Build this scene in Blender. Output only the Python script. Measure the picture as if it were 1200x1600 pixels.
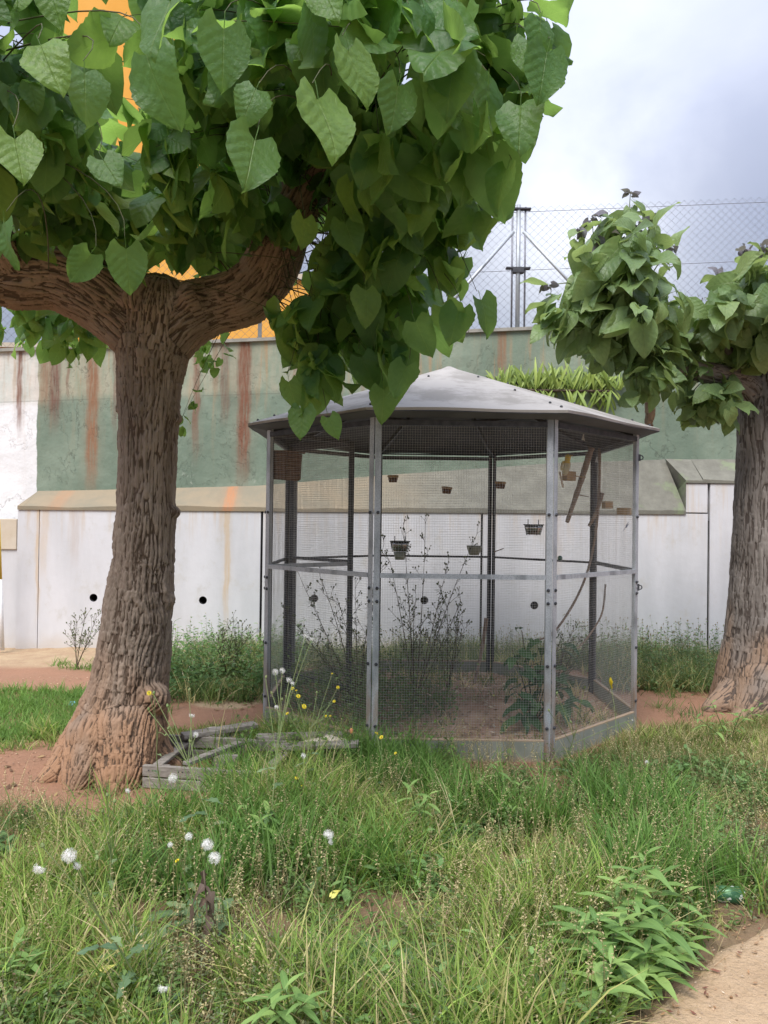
import bpy, bmesh, math, random
import numpy as np
from mathutils import Vector, Matrix, noise as mnoise

for o in list(bpy.data.objects):
    bpy.data.objects.remove(o)
scene = bpy.context.scene
COL = scene.collection
R = math.radians

# ------------------------------------------------------------------ camera, sky, sun, exposure
CAM_Z, FPX = 1.55, 1200.0
PITCH, ROLL = R(0.62), R(0.75)
cam_d = bpy.data.cameras.new('camera'); cam = bpy.data.objects.new('camera', cam_d); COL.objects.link(cam)
cam_d.sensor_fit = 'VERTICAL'; cam_d.sensor_height = 24.0; cam_d.lens = 24.0 * FPX / 1600.0
cam_d.clip_start = 0.05; cam_d.clip_end = 600
CAM_M = Matrix.Translation((0, 0, CAM_Z)) @ Matrix.Rotation(R(90) + PITCH, 4, 'X') @ Matrix.Rotation(ROLL, 4, 'Z')
cam.matrix_world = CAM_M
scene.camera = cam

SUN_EL, SUN_AZ = R(56), R(205)      # azimuth clockwise from +Y
world = bpy.data.worlds.new('World'); scene.world = world; world.use_nodes = True
wn = world.node_tree; wn.nodes.clear()
def WN(t, **kw):
    n = wn.nodes.new(t)
    for k, v in kw.items(): setattr(n, k, v)
    return n
def wmath(op, a, b=None, clamp=False):
    n = WN('ShaderNodeMath', operation=op, use_clamp=clamp)
    for i, v in enumerate((a, b)):
        if v is None: continue
        if isinstance(v, (int, float)): n.inputs[i].default_value = v
        else: wn.links.new(v, n.inputs[i])
    return n.outputs[0]
sky = WN('ShaderNodeTexSky', sky_type='NISHITA', sun_disc=False, sun_elevation=SUN_EL, sun_rotation=SUN_AZ)
skys = WN('ShaderNodeMixRGB', blend_type='MULTIPLY'); skys.inputs[0].default_value = 1; skys.inputs[2].default_value = (0.085, 0.085, 0.085, 1)
wn.links.new(sky.outputs[0], skys.inputs[1])
tc = WN('ShaderNodeTexCoord')
sep = WN('ShaderNodeSeparateXYZ'); wn.links.new(tc.outputs['Generated'], sep.inputs[0])
mp = WN('ShaderNodeMapping'); mp.inputs['Scale'].default_value = (1.0, 1.0, 1.5); mp.inputs['Location'].default_value = (0.35, 0.1, 0.2)
wn.links.new(tc.outputs['Generated'], mp.inputs[0])
n1 = WN('ShaderNodeTexNoise'); n1.inputs['Scale'].default_value = 3.1; n1.inputs['Detail'].default_value = 7; n1.inputs['Roughness'].default_value = 0.5; n1.inputs['Distortion'].default_value = 0.3
wn.links.new(mp.outputs[0], n1.inputs['Vector'])
cr = WN('ShaderNodeValToRGB')
cr.color_ramp.elements[0].position = 0.36; cr.color_ramp.elements[0].color = (0.118, 0.128, 0.166, 1)
cr.color_ramp.elements[1].position = 0.76; cr.color_ramp.elements[1].color = (0.152, 0.160, 0.190, 1)
wn.links.new(n1.outputs[0], cr.inputs[0])
# thin place in the cloud: soft glow round one direction
gd = WN('ShaderNodeVectorMath', operation='DOT_PRODUCT')
gv = Vector((0.262, 1.0, 0.40)).normalized(); gd.inputs[1].default_value = gv
wn.links.new(tc.outputs['Generated'], gd.inputs[0])
glow = wmath('POWER', wmath('MAXIMUM', gd.outputs['Value'], 0.0), 120.0)
gn = wmath('MULTIPLY', glow, wmath('ADD', wmath('MULTIPLY', n1.outputs[0], 1.5), -0.25))
ga = WN('ShaderNodeMixRGB', blend_type='ADD'); ga.inputs[0].default_value = 1
gc = WN('ShaderNodeMixRGB', blend_type='MULTIPLY'); gc.inputs[0].default_value = 1; gc.inputs[2].default_value = (0.30, 0.30, 0.29, 1)
wn.links.new(gn, gc.inputs[1]); wn.links.new(cr.outputs[0], ga.inputs[1]); wn.links.new(gc.outputs[0], ga.inputs[2])
# overcast sky: brighter towards the zenith
zen = wmath('ADD', wmath('MULTIPLY', wmath('POWER', wmath('MAXIMUM', sep.outputs[2], 0.0), 2.0), 5.4), 0.66)
cz = WN('ShaderNodeMixRGB', blend_type='MULTIPLY'); cz.inputs[0].default_value = 1
wn.links.new(ga.outputs[0], cz.inputs[1]); wn.links.new(zen, cz.inputs[2])
cover = WN('ShaderNodeMixRGB'); cover.inputs[0].default_value = 0.9
wn.links.new(skys.outputs[0], cover.inputs[1]); wn.links.new(cz.outputs[0], cover.inputs[2])
bg = WN('ShaderNodeBackground'); bg.inputs[1].default_value = 1.0
wo = WN('ShaderNodeOutputWorld')
wn.links.new(cover.outputs[0], bg.inputs[0]); wn.links.new(bg.outputs[0], wo.inputs[0])

sun_d = bpy.data.lights.new('sun', 'SUN'); sun_d.energy = 1.45; sun_d.angle = R(28); sun_d.color = (1, 0.96, 0.9)
sun = bpy.data.objects.new('sun', sun_d); COL.objects.link(sun)
sdir = Vector((math.sin(SUN_AZ) * math.cos(SUN_EL), math.cos(SUN_AZ) * math.cos(SUN_EL), math.sin(SUN_EL)))
sun.rotation_euler = (-sdir).to_track_quat('-Z', 'Y').to_euler()
scene.view_settings.view_transform = 'Standard'; scene.view_settings.look = 'None'
scene.view_settings.exposure = 1.55; scene.view_settings.gamma = 1; scene.view_settings.use_curve_mapping = False
scene.render.engine = 'CYCLES'
scene.cycles.max_bounces = 8; scene.cycles.transparent_max_bounces = 8

# ------------------------------------------------------------------ helpers
def at(px, py, Y):
    """point of the plane y = Y seen at a photograph pixel"""
    d = CAM_M.to_3x3() @ Vector(((px - 600) / FPX, -(py - 800) / FPX, -1.0))
    return Vector((0, 0, CAM_Z)) + d * (Y / d.y)
def ground_at(px, py, z=0.0):
    d = CAM_M.to_3x3() @ Vector(((px - 600) / FPX, -(py - 800) / FPX, -1.0))
    return Vector((0, 0, CAM_Z)) + d * ((z - CAM_Z) / d.z)
def tag(o, label=None, cat=None, group=None, kind=None):
    if label: o['label'] = label
    if cat: o['category'] = cat
    if group: o['group'] = group
    if kind: o['kind'] = kind
    return o
def thing(name, label, cat, loc=(0, 0, 0), group=None):
    o = bpy.data.objects.new(name, None); COL.objects.link(o); o.location = loc; o.empty_display_size = 0.1
    return tag(o, label, cat, group)
def woff(o):
    v = Vector((0, 0, 0))
    while o is not None:
        v += o.location; o = o.parent
    return v
def link(name, me, mat=None, parent=None, smooth=False):
    o = bpy.data.objects.new(name, me); COL.objects.link(o)
    if mat is not None and len(me.materials) == 0: me.materials.append(mat)
    if parent is not None: o.parent = parent
    if smooth and len(me.polygons):
        me.polygons.foreach_set('use_smooth', [True] * len(me.polygons))
    return o

class MB:
    def __init__(s): s.v = []; s.f = []; s.c = []
    def quad_box(s, c, x, y, z):
        """box with centre c and half-axis vectors x, y, z"""
        b = len(s.v)
        for i in (-1, 1):
            for j in (-1, 1):
                for k in (-1, 1): s.v.append(tuple(c + x * i + y * j + z * k))
        for q in ((0, 1, 3, 2), (4, 6, 7, 5), (0, 4, 5, 1), (2, 3, 7, 6), (0, 2, 6, 4), (1, 5, 7, 3)): s.f.append(tuple(b + i for i in q))
        return s
    def box(s, c, size, rz=0.0, rot=None):
        m = rot if rot is not None else Matrix.Rotation(rz, 3, 'Z')
        return s.quad_box(Vector(c), m @ Vector((size[0] / 2, 0, 0)), m @ Vector((0, size[1] / 2, 0)), m @ Vector((0, 0, size[2] / 2)))
    def bar(s, p, q, w, h, up=(0, 0, 1)):
        p, q = Vector(p), Vector(q); d = q - p; L = d.length; d = d / L
        u = Vector(up)
        if abs(d.dot(u)) > 0.95: u = Vector((0, 1, 0))
        x = d.cross(u).normalized(); z = x.cross(d)
        return s.quad_box((p + q) / 2, d * L / 2, x * w / 2, z * h / 2)
    def tube(s, pts, rad, n=6, cap=True):
        pts = [Vector(p) for p in pts]
        if not hasattr(rad, '__len__'): rad = [rad] * len(pts)
        b = len(s.v); m = len(pts)
        t = (pts[1] - pts[0]).normalized()
        a = Vector((0, 0, 1)) if abs(t.z) < 0.9 else Vector((1, 0, 0))
        x = t.cross(a).normalized()
        for i, p in enumerate(pts):
            t = (pts[min(i + 1, m - 1)] - pts[max(i - 1, 0)])
            t = t.normalized() if t.length > 1e-9 else Vector((0, 0, 1))
            x = (x - t * x.dot(t)); x = x.normalized() if x.length > 1e-6 else t.orthogonal().normalized()
            y = t.cross(x)
            for k in range(n):
                an = 2 * math.pi * k / n
                s.v.append(tuple(p + (x * math.cos(an) + y * math.sin(an)) * rad[i]))
        for i in range(m - 1):
            for k in range(n):
                k2 = (k + 1) % n
                s.f.append((b + i * n + k, b + i * n + k2, b + (i + 1) * n + k2, b + (i + 1) * n + k))
        if cap and n > 2:
            s.f.append(tuple(b + k for k in reversed(range(n)))); s.f.append(tuple(b + (m - 1) * n + k for k in range(n)))
        return s
    def lathe(s, c, prof, n=20, tilt=None):
        """profile of (radius, z), open"""
        c = Vector(c); b = len(s.v)
        for r, z in prof:
            for k in range(n):
                an = 2 * math.pi * k / n; v = Vector((r * math.cos(an), r * math.sin(an), z))
                if tilt is not None: v = tilt @ v
                s.v.append(tuple(c + v))
        for i in range(len(prof) - 1):
            for k in range(n):
                k2 = (k + 1) % n
                s.f.append((b + i * n + k, b + i * n + k2, b + (i + 1) * n + k2, b + (i + 1) * n + k))
        return s
    def ball(s, c, r, n=8, m=6, sc=(1, 1, 1), rot=None):
        prof = []
        c = Vector(c); b = len(s.v)
        for i in range(m + 1):
            th = math.pi * i / m
            for k in range(n):
                an = 2 * math.pi * k / n
                v = Vector((math.sin(th) * math.cos(an) * sc[0], math.sin(th) * math.sin(an) * sc[1], -math.cos(th) * sc[2])) * r
                if rot is not None: v = rot @ v
                s.v.append(tuple(c + v))
        for i in range(m):
            for k in range(n):
                k2 = (k + 1) % n
                s.f.append((b + i * n + k, b + i * n + k2, b + (i + 1) * n + k2, b + (i + 1) * n + k))
        return s
    def poly(s, pts):
        b = len(s.v); s.v += [tuple(p) for p in pts]; s.f.append(tuple(range(b, b + len(pts)))); return s
    def mesh(s, name, off=Vector((0, 0, 0))):
        me = bpy.data.meshes.new(name)
        me.from_pydata([(a[0] - off.x, a[1] - off.y, a[2] - off.z) for a in s.v], [], s.f); me.update()
        return me
    def build(s, name, mat, parent=None, smooth=False, bevel=0.0, origin=None):
        off = woff(parent) if parent is not None else (Vector(origin) if origin is not None else Vector((0, 0, 0)))
        me = s.mesh(name, off)
        if bevel > 0:
            bm = bmesh.new(); bm.from_mesh(me)
            bmesh.ops.bevel(bm, geom=list(bm.edges), offset=bevel, segments=1, affect='EDGES', clamp_overlap=True)
            bm.to_mesh(me); bm.free()
        o = link(name, me, mat, parent, smooth)
        if origin is not None and parent is None: o.location = off
        return o

def np_mesh(name, V, F, mat, parent=None, cols=None, smooth=False, uv=None):
    """V (n,3), F (m,k) uniform polygons"""
    me = bpy.data.meshes.new(name)
    V = np.asarray(V, np.float32); F = np.asarray(F, np.int32); k = F.shape[1]
    me.vertices.add(len(V)); me.vertices.foreach_set('co', V.ravel())
    me.loops.add(F.size); me.loops.foreach_set('vertex_index', F.ravel())
    me.polygons.add(len(F)); me.polygons.foreach_set('loop_start', np.arange(0, F.size, k, dtype=np.int32))
    me.update(calc_edges=True)
    if cols is not None:
        ca = me.color_attributes.new('col', 'FLOAT_COLOR', 'POINT')
        c4 = np.ones((len(V), 4), np.float32); c4[:, :3] = cols; ca.data.foreach_set('color', c4.ravel())
    if uv is not None:
        ul = me.uv_layers.new(name='UVMap'); ul.data.foreach_set('uv', np.asarray(uv, np.float32)[F.ravel()].ravel())
    if smooth: me.polygons.foreach_set('use_smooth', np.ones(len(F), bool))
    me.validate()
    return link(name, me, mat, parent)

# ------------------------------------------------------------------ materials
class NT:
    def __init__(s, name):
        s.m = bpy.data.materials.new(name); s.m.use_nodes = True; s.t = s.m.node_tree; s.t.nodes.clear()
        s.out = s.t.nodes.new('ShaderNodeOutputMaterial'); s.b = s.t.nodes.new('ShaderNodeBsdfPrincipled')
        s.t.links.new(s.b.outputs[0], s.out.inputs[0]); s._pos = None
        s.b.inputs['Specular IOR Level'].default_value = 0.35
    def n(s, t, **kw):
        x = s.t.nodes.new(t)
        for k, v in kw.items(): setattr(x, k, v)
        return x
    def put(s, sock, v):
        if isinstance(v, (int, float)): sock.default_value = v
        elif isinstance(v, (tuple, list)): sock.default_value = (tuple(v) + (1,)) if len(v) == 3 and sock.type == 'RGBA' else v
        else: s.t.links.new(v, sock)
    def math(s, op, a, b=None, clamp=False):
        x = s.n('ShaderNodeMath', operation=op, use_clamp=clamp); s.put(x.inputs[0], a)
        if b is not None: s.put(x.inputs[1], b)
        return x.outputs[0]
    def mix(s, f, a, b, mode='MIX'):
        x = s.n('ShaderNodeMixRGB', blend_type=mode); s.put(x.inputs[0], f); s.put(x.inputs[1], a); s.put(x.inputs[2], b); return x.outputs[0]
    def pos(s, kind='world'):
        if kind == 'world': return s.n('ShaderNodeNewGeometry').outputs['Position']
        return s.n('ShaderNodeTexCoord').outputs['Object' if kind == 'object' else 'UV']
    def noise(s, scale, vec=None, stretch=None, detail=4, rough=0.55, dist=0.0):
        vec = vec if vec is not None else s.pos()
        if stretch is not None:
            m = s.n('ShaderNodeMapping'); m.inputs['Scale'].default_value = stretch; s.t.links.new(vec, m.inputs[0]); vec = m.outputs[0]
        x = s.n('ShaderNodeTexNoise'); x.inputs['Scale'].default_value = scale; x.inputs['Detail'].default_value = detail
        x.inputs['Roughness'].default_value = rough; x.inputs['Distortion'].default_value = dist
        s.t.links.new(vec, x.inputs['Vector']); return x.outputs[0]
    def rng(s, v, a, b, c=0.0, d=1.0, smooth=True):
        x = s.n('ShaderNodeMapRange'); x.interpolation_type = 'SMOOTHSTEP' if smooth else 'LINEAR'
        s.put(x.inputs[0], v); s.put(x.inputs[1], a); s.put(x.inputs[2], b); s.put(x.inputs[3], c); s.put(x.inputs[4], d); return x.outputs[0]
    def ramp(s, v, stops):
        x = s.n('ShaderNodeValToRGB'); e = x.color_ramp.elements
        while len(e) < len(stops): e.new(0.5)
        for i, (p, c) in enumerate(stops): e[i].position = p; e[i].color = tuple(c) + (1,)
        s.t.links.new(v, x.inputs[0]); return x.outputs[0]
    def bump(s, h, strength=0.5, dist=0.01):
        x = s.n('ShaderNodeBump'); x.inputs['Strength'].default_value = strength; x.inputs['Distance'].default_value = dist
        s.t.links.new(h, x.inputs['Height']); s.t.links.new(x.outputs[0], s.b.inputs['Normal']); return x
    def fin(s, col=None, rough=None, metal=None):
        if col is not None: s.put(s.b.inputs['Base Color'], col)
        if rough is not None: s.put(s.b.inputs['Roughness'], rough)
        if metal is not None: s.put(s.b.inputs['Metallic'], metal)
        return s.m

def simple(name, c1, c2, scale=8, rough=0.8, metal=0.0, bump=0.3, bd=0.003, stretch=None, kind='world'):
    t = NT(name); v = t.pos(kind); n = t.noise(scale, v, stretch, 6)
    t.bump(t.noise(scale * 4, v, stretch, 5), bump, bd)
    return t.fin(t.mix(t.rng(n, 0.3, 0.7), c1, c2), rough, metal)

def add_translucent(t, col, fac, bumpnode=None):
    tr = t.n('ShaderNodeBsdfTranslucent'); t.put(tr.inputs[0], col)
    mx = t.n('ShaderNodeMixShader'); mx.inputs[0].default_value = fac
    t.t.links.new(t.b.outputs[0], mx.inputs[1]); t.t.links.new(tr.outputs[0], mx.inputs[2]); t.t.links.new(mx.outputs[0], t.out.inputs[0])

def leaf_material(name, dark, mid, light, trans=0.4, purple=None):
    t = NT(name)
    uv = t.pos('uv'); sp = t.n('ShaderNodeSeparateXYZ'); t.t.links.new(uv, sp.inputs[0])
    u = t.math('ABSOLUTE', t.math('SUBTRACT', sp.outputs[0], 0.5))
    oi = t.n('ShaderNodeObjectInfo').outputs['Random']; isl = t.n('ShaderNodeNewGeometry').outputs['Random Per Island']
    rnd = t.math('FRACT', t.math('ADD', t.math('MULTIPLY', oi, 7.31), t.math('MULTIPLY', isl, 5.77)))
    col = t.ramp(rnd, [(0.0, dark), (0.35, mid), (0.8, mid), (0.97, light)])
    mid_v = t.rng(u, 0.0, 0.018, 1, 0)
    lat = t.math('FRACT', t.math('MULTIPLY', t.math('SUBTRACT', sp.outputs[1], t.math('MULTIPLY', u, 0.85)), 5.5))
    latv = t.rng(t.math('ABSOLUTE', t.math('SUBTRACT', lat, 0.5)), 0.0, 0.09, 1, 0)
    vein = t.math('MAXIMUM', mid_v, t.math('MULTIPLY', latv, 0.35))
    col2 = t.mix(t.math('MULTIPLY', vein, 0.42), col, (light[0] * 1.25, light[1] * 1.15, light[2] * 1.5))
    blot = t.noise(9, t.pos('uv'), None, 5)
    col2 = t.mix(t.rng(blot, 0.35, 0.7, 0, 0.35), col2, (dark[0] * 0.8, dark[1] * 0.85, dark[2]))
    quilt = t.math('ADD', t.math('MULTIPLY', t.rng(t.math('ABSOLUTE', t.math('SUBTRACT', lat, 0.5)), 0.0, 0.5, 0, 1), 0.35), t.math('MULTIPLY', t.noise(14, t.pos('uv'), None, 3), 0.9))
    t.bump(t.math('SUBTRACT', quilt, t.math('MULTIPLY', mid_v, 0.6)), 0.75, 0.006)
    t.fin(col2, 0.42); t.b.inputs['Specular IOR Level'].default_value = 0.42
    add_translucent(t, t.mix(0.7, col2, (light[0] * 1.55, light[1] * 1.45, light[2] * 1.1), 'MIX'), trans)
    return t.m

def attr_plant_material(name, rough=0.6, trans=0.35, gain=1.6):
    t = NT(name); a = t.n('ShaderNodeAttribute', attribute_name='col').outputs['Color']
    t.fin(a, rough); t.b.inputs['Specular IOR Level'].default_value = 0.25
    add_translucent(t, t.mix(1.0, a, (gain, gain, gain * 0.8), 'MULTIPLY'), trans)
    return t.m
M = {}
M['plant'] = attr_plant_material('plant_colour')
M['leaf'] = leaf_material('mulberry_leaf', (0.065, 0.165, 0.058), (0.11, 0.24, 0.075), (0.23, 0.38, 0.085), 0.60)
M['leaf2'] = leaf_material('broad_leaf', (0.11, 0.185, 0.075), (0.19, 0.29, 0.11), (0.28, 0.38, 0.14), 0.40)
M['purple'] = leaf_material('young_purple_leaf', (0.11, 0.10, 0.12), (0.16, 0.145, 0.17), (0.20, 0.20, 0.19), 0.3)
M['twig'] = simple('twig', (0.06, 0.075, 0.03), (0.10, 0.085, 0.045), 20)
M['young_twig'] = simple('young_twig', (0.16, 0.24, 0.08), (0.20, 0.22, 0.09), 20, 0.6)
M['wood_grey'] = simple('weathered_wood', (0.19, 0.165, 0.14), (0.33, 0.30, 0.265), 5, 0.9, 0, 0.6, 0.004, (1.5, 12, 12), 'object')
M['wood_tan'] = simple('tan_wood', (0.36, 0.23, 0.11), (0.50, 0.34, 0.18), 12, 0.75, 0, 0.3, 0.002, (1, 6, 1), 'object')
M['wood_dark'] = simple('dark_wood', (0.12, 0.062, 0.035), (0.22, 0.13, 0.08), 16, 0.85, 0, 0.4, 0.003, (1, 1, 7))
M['stick'] = simple('bare_stick', (0.22, 0.15, 0.105), (0.36, 0.27, 0.20), 14, 0.9, 0, 0.6, 0.004)
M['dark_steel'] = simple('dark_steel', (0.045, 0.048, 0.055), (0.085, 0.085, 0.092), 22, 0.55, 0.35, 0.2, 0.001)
M['wire'] = simple('mesh_wire', (0.42, 0.42, 0.41), (0.55, 0.54, 0.51), 30, 0.5, 0.2, 0.0)
M['fence_wire'] = simple('fence_wire', (0.17, 0.175, 0.20), (0.26, 0.265, 0.30), 30, 0.5, 0.3, 0.0)
M['steel_bowl'] = simple('steel_bowl', (0.35, 0.35, 0.36), (0.5, 0.5, 0.5), 20, 0.25, 0.9, 0.05)
M['plastic_white'] = simple('white_plastic', (0.72, 0.74, 0.74), (0.8, 0.8, 0.8), 20, 0.4)
M['plastic_green'] = simple('green_plastic', (0.03, 0.12, 0.07), (0.05, 0.16, 0.09), 20, 0.35)
M['plastic_grey'] = simple('grey_green_plastic', (0.24, 0.26, 0.20), (0.33, 0.34, 0.27), 20, 0.5)
M['black'] = simple('black_inside', (0.012, 0.012, 0.012), (0.02, 0.018, 0.016), 20, 0.9)
M['yellow_paint'] = simple('yellow_paint', (0.62, 0.42, 0.05), (0.7, 0.5, 0.08), 20, 0.6)
M['petal'] = simple('yellow_petal', (0.80, 0.62, 0.02), (0.85, 0.70, 0.05), 40, 0.6)
M['fluff'] = simple('seed_fluff', (0.82, 0.80, 0.76), (0.88, 0.87, 0.84), 40, 0.9)
M['beige_cloth'] = simple('dusty_canvas', (0.52, 0.43, 0.33), (0.70, 0.62, 0.52), 9, 0.95, 0, 0.8, 0.01)

def galvanised():
    t = NT('galvanised_steel'); v = t.pos()
    vo = t.n('ShaderNodeTexVoronoi'); vo.inputs['Scale'].default_value = 120; t.t.links.new(v, vo.inputs['Vector'])
    c = t.mix(t.rng(vo.outputs['Distance'], 0.1, 0.7), (0.36, 0.39, 0.42), (0.50, 0.53, 0.56))
    c = t.mix(t.rng(t.noise(9, v, (1, 1, 0.35), 6), 0.45, 0.75), c, (0.24, 0.26, 0.275))
    sp = t.n('ShaderNodeSeparateXYZ'); t.t.links.new(v, sp.inputs[0])
    dirt = t.math('MULTIPLY', t.rng(sp.outputs[2], 0.75, 0.05, 0, 1), t.rng(t.noise(14, v, (1, 1, 0.3), 6), 0.3, 0.6))
    c = t.mix(dirt, c, (0.33, 0.22, 0.14))
    return t.fin(c, 0.5, 0.35)
M['galv'] = galvanised()
def roof_sheet():
    t = NT('painted_roof_sheet'); v = t.pos()
    c = t.mix(t.rng(t.noise(2.6, v, None, 9, 0.7), 0.42, 0.62), (0.37, 0.35, 0.33), (0.26, 0.245, 0.225))
    c = t.mix(t.rng(t.noise(30, v, None, 6, 0.7), 0.62, 0.78), c, (0.36, 0.27, 0.21))
    t.bump(t.noise(3, v, None, 3), 0.25, 0.02)
    t.b.inputs['Specular IOR Level'].default_value = 0.12
    return t.fin(c, 0.95, 0.0)
M['roof'] = roof_sheet()
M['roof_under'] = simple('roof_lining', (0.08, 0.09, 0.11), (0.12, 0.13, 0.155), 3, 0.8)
def kick_board():
    t = NT('kick_board'); v = t.pos(); sp = t.n('ShaderNodeSeparateXYZ'); t.t.links.new(v, sp.inputs[0])
    c = t.mix(t.rng(t.noise(6, v, None, 6), 0.35, 0.7), (0.22, 0.235, 0.19), (0.30, 0.31, 0.26))
    edge = t.math('MAXIMUM', t.rng(sp.outputs[2], 0.128, 0.142, 0, 1), t.rng(t.math('ADD', sp.outputs[2], t.math('MULTIPLY', t.noise(5, v), 0.12)), 0.10, 0.055, 0, 1))
    c = t.mix(t.math('MULTIPLY', edge, 0.85), c, (0.40, 0.28, 0.18))
    return t.fin(c, 0.85)
M['kick'] = kick_board()

def streaks(t, v, base, items, colr):
    """run-off stains: items = (x, half width, z top, z bottom, strength)"""
    sp = t.n('ShaderNodeSeparateXYZ'); t.t.links.new(v, sp.inputs[0])
    wob = t.math('MULTIPLY', t.math('SUBTRACT', t.noise(3.2, v, (0.6, 0.2, 1), 4), 0.5), 0.09)
    fine = t.noise(9, v, (5.5, 1, 0.5), 5)
    X = t.math('ADD', sp.outputs[0], wob); col = base
    for i, (x0, w, zt, zb, a) in enumerate(items):
        d = t.math('ABSOLUTE', t.math('SUBTRACT', X, x0))
        m1 = t.rng(d, w * 0.45, w * 1.4, 1, 0)
        halo = t.rng(d, 0.0, w * 2.6, 0.32, 0)
        m = t.math('MAXIMUM', m1, halo)
        fz = t.rng(sp.outputs[2], zb - 0.05, zb + (zt - zb) * 0.45, 0, 1)
        m = t.math('MULTIPLY', t.math('MULTIPLY', m, fz), t.rng(fine, 0.22, 0.62, 0.45, 1.0))
        col = t.mix(t.math('MULTIPLY', m, a), col, colr[i % len(colr)])
    return col
RUST = [(0.20, 0.09, 0.055), (0.26, 0.14, 0.08), (0.165, 0.072, 0.052)]
def WX(px, Y=9.35): return at(px, 700, Y).x
def green_wall_mat():
    t = NT('green_plaster'); v = t.pos(); sp = t.n('ShaderNodeSeparateXYZ'); t.t.links.new(v, sp.inputs[0])
    g = t.mix(t.rng(t.noise(1.1, v, None, 8, 0.62), 0.32, 0.7), (0.15, 0.20, 0.15), (0.25, 0.305, 0.235))
    g = t.mix(t.rng(t.noise(5, v, None, 8, 0.7), 0.50, 0.72, 0, 0.5), g, (0.13, 0.185, 0.135))
    w = t.mix(t.rng(t.noise(2.0, v, None, 6), 0.35, 0.7), (0.80, 0.80, 0.80), (0.70, 0.70, 0.70))
    # paint boundary on the left
    edge = t.math('ADD', sp.outputs[0], t.math('MULTIPLY', t.math('SUBTRACT', t.noise(2.5, v, (0.1, 0.1, 1), 5), 0.5), 0.10))
    c = t.mix(t.rng(edge, WX(58) - 0.006, WX(58) + 0.006, 1, 0), g, w)
    # paler band of bare render at the top with an irregular lower edge
    zt = t.math('SUBTRACT', sp.outputs[2], t.math('MULTIPLY', sp.outputs[0], 0.045))
    band = t.rng(t.math('ADD', zt, t.math('MULTIPLY', t.math('SUBTRACT', t.noise(1.6, v, None, 6), 0.5), 0.25)), 3.08, 3.22, 0, 1)
    pale = t.mix(t.rng(t.noise(2.8, v, (2.5, 1, 0.6), 7, 0.65), 0.35, 0.68), (0.52, 0.44, 0.32), (0.30, 0.355, 0.26))
    leftness = t.rng(sp.outputs[0], -2.5, 1.0, 0.65, 0.15)
    c = t.mix(t.math('MULTIPLY', t.math('MULTIPLY', band, leftness), 0.8), c, pale)
    seam = t.math('MULTIPLY', t.rng(t.math('ABSOLUTE', t.math('SUBTRACT', zt, 3.14)), 0.0, 0.012, 1, 0), t.rng(t.noise(1.4, v), 0.4, 0.55))
    c = t.mix(t.math('MULTIPLY', seam, 0.35), c, (0.08, 0.09, 0.07))
    # thin brown run-off over the whole upper part
    run = t.math('MULTIPLY', t.rng(t.noise(4.5, v, (2.2, 1, 0.16), 6, 0.6), 0.52, 0.72), t.rng(sp.outputs[2], 2.1, 3.7, 0.05, 0.85))
    run = t.math('MULTIPLY', run, t.rng(sp.outputs[0], 0.8, 3.0, 1, 0.35))
    c = t.mix(run, c, (0.40, 0.25, 0.13))
    it = [(WX(30), .035, 3.6, 2.4, .9), (WX(68), .06, 3.6, 2.75, .7), (WX(84), .07, 3.6, 2.5, .85), (WX(104), .02, 3.6, 2.9, .6), (WX(143), .075, 3.5, 1.6, 1.0),
          (WX(178), .03, 3.6, 2.4, .55), (WX(305), .045, 3.6, 2.1, .75), (WX(335), .04, 3.6, 3.0, .6), (WX(350), .06, 3.6, 2.6, .6), (WX(380), .085, 3.7, 1.7, 1.0),
          (WX(460), .04, 3.6, 2.6, .5), (WX(520), .05, 3.6, 2.9, .5), (WX(565), .03, 3.6, 2.7, .4), (WX(782), .06, 3.9, 3.2, .8), (WX(936), .09, 3.9, 2.6, .45), (WX(1030), .04, 4.0, 3.0, .3)]
    c = streaks(t, v, c, it, RUST)
    # lime bloom and mould near the foot
    c = t.mix(t.math('MULTIPLY', t.rng(t.noise(7, v, (1, 1, 0.7), 8, 0.7), 0.6, 0.72), t.rng(sp.outputs[2], 2.6, 1.9, 0, 0.6)), c, (0.42, 0.45, 0.38))
    crack = t.noise(1.3, v, (1, 1, 0.7), 9, 0.6, 0.4)
    cm = t.rng(t.math('ABSOLUTE', t.math('SUBTRACT', crack, 0.5)), 0.0, 0.0045, 1, 0)
    c = t.mix(t.math('MULTIPLY', t.math('MULTIPLY', cm, t.rng(t.noise(0.9, v, None, 2), 0.56, 0.64)), 0.3), c, (0.07, 0.07, 0.055))
    t.bump(t.math('ADD', t.noise(4, v, None, 8, 0.65), t.math('MULTIPLY', cm, -0.3)), 0.55, 0.03)
    return t.fin(c, 0.9)
M['green_wall'] = green_wall_mat()
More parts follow.
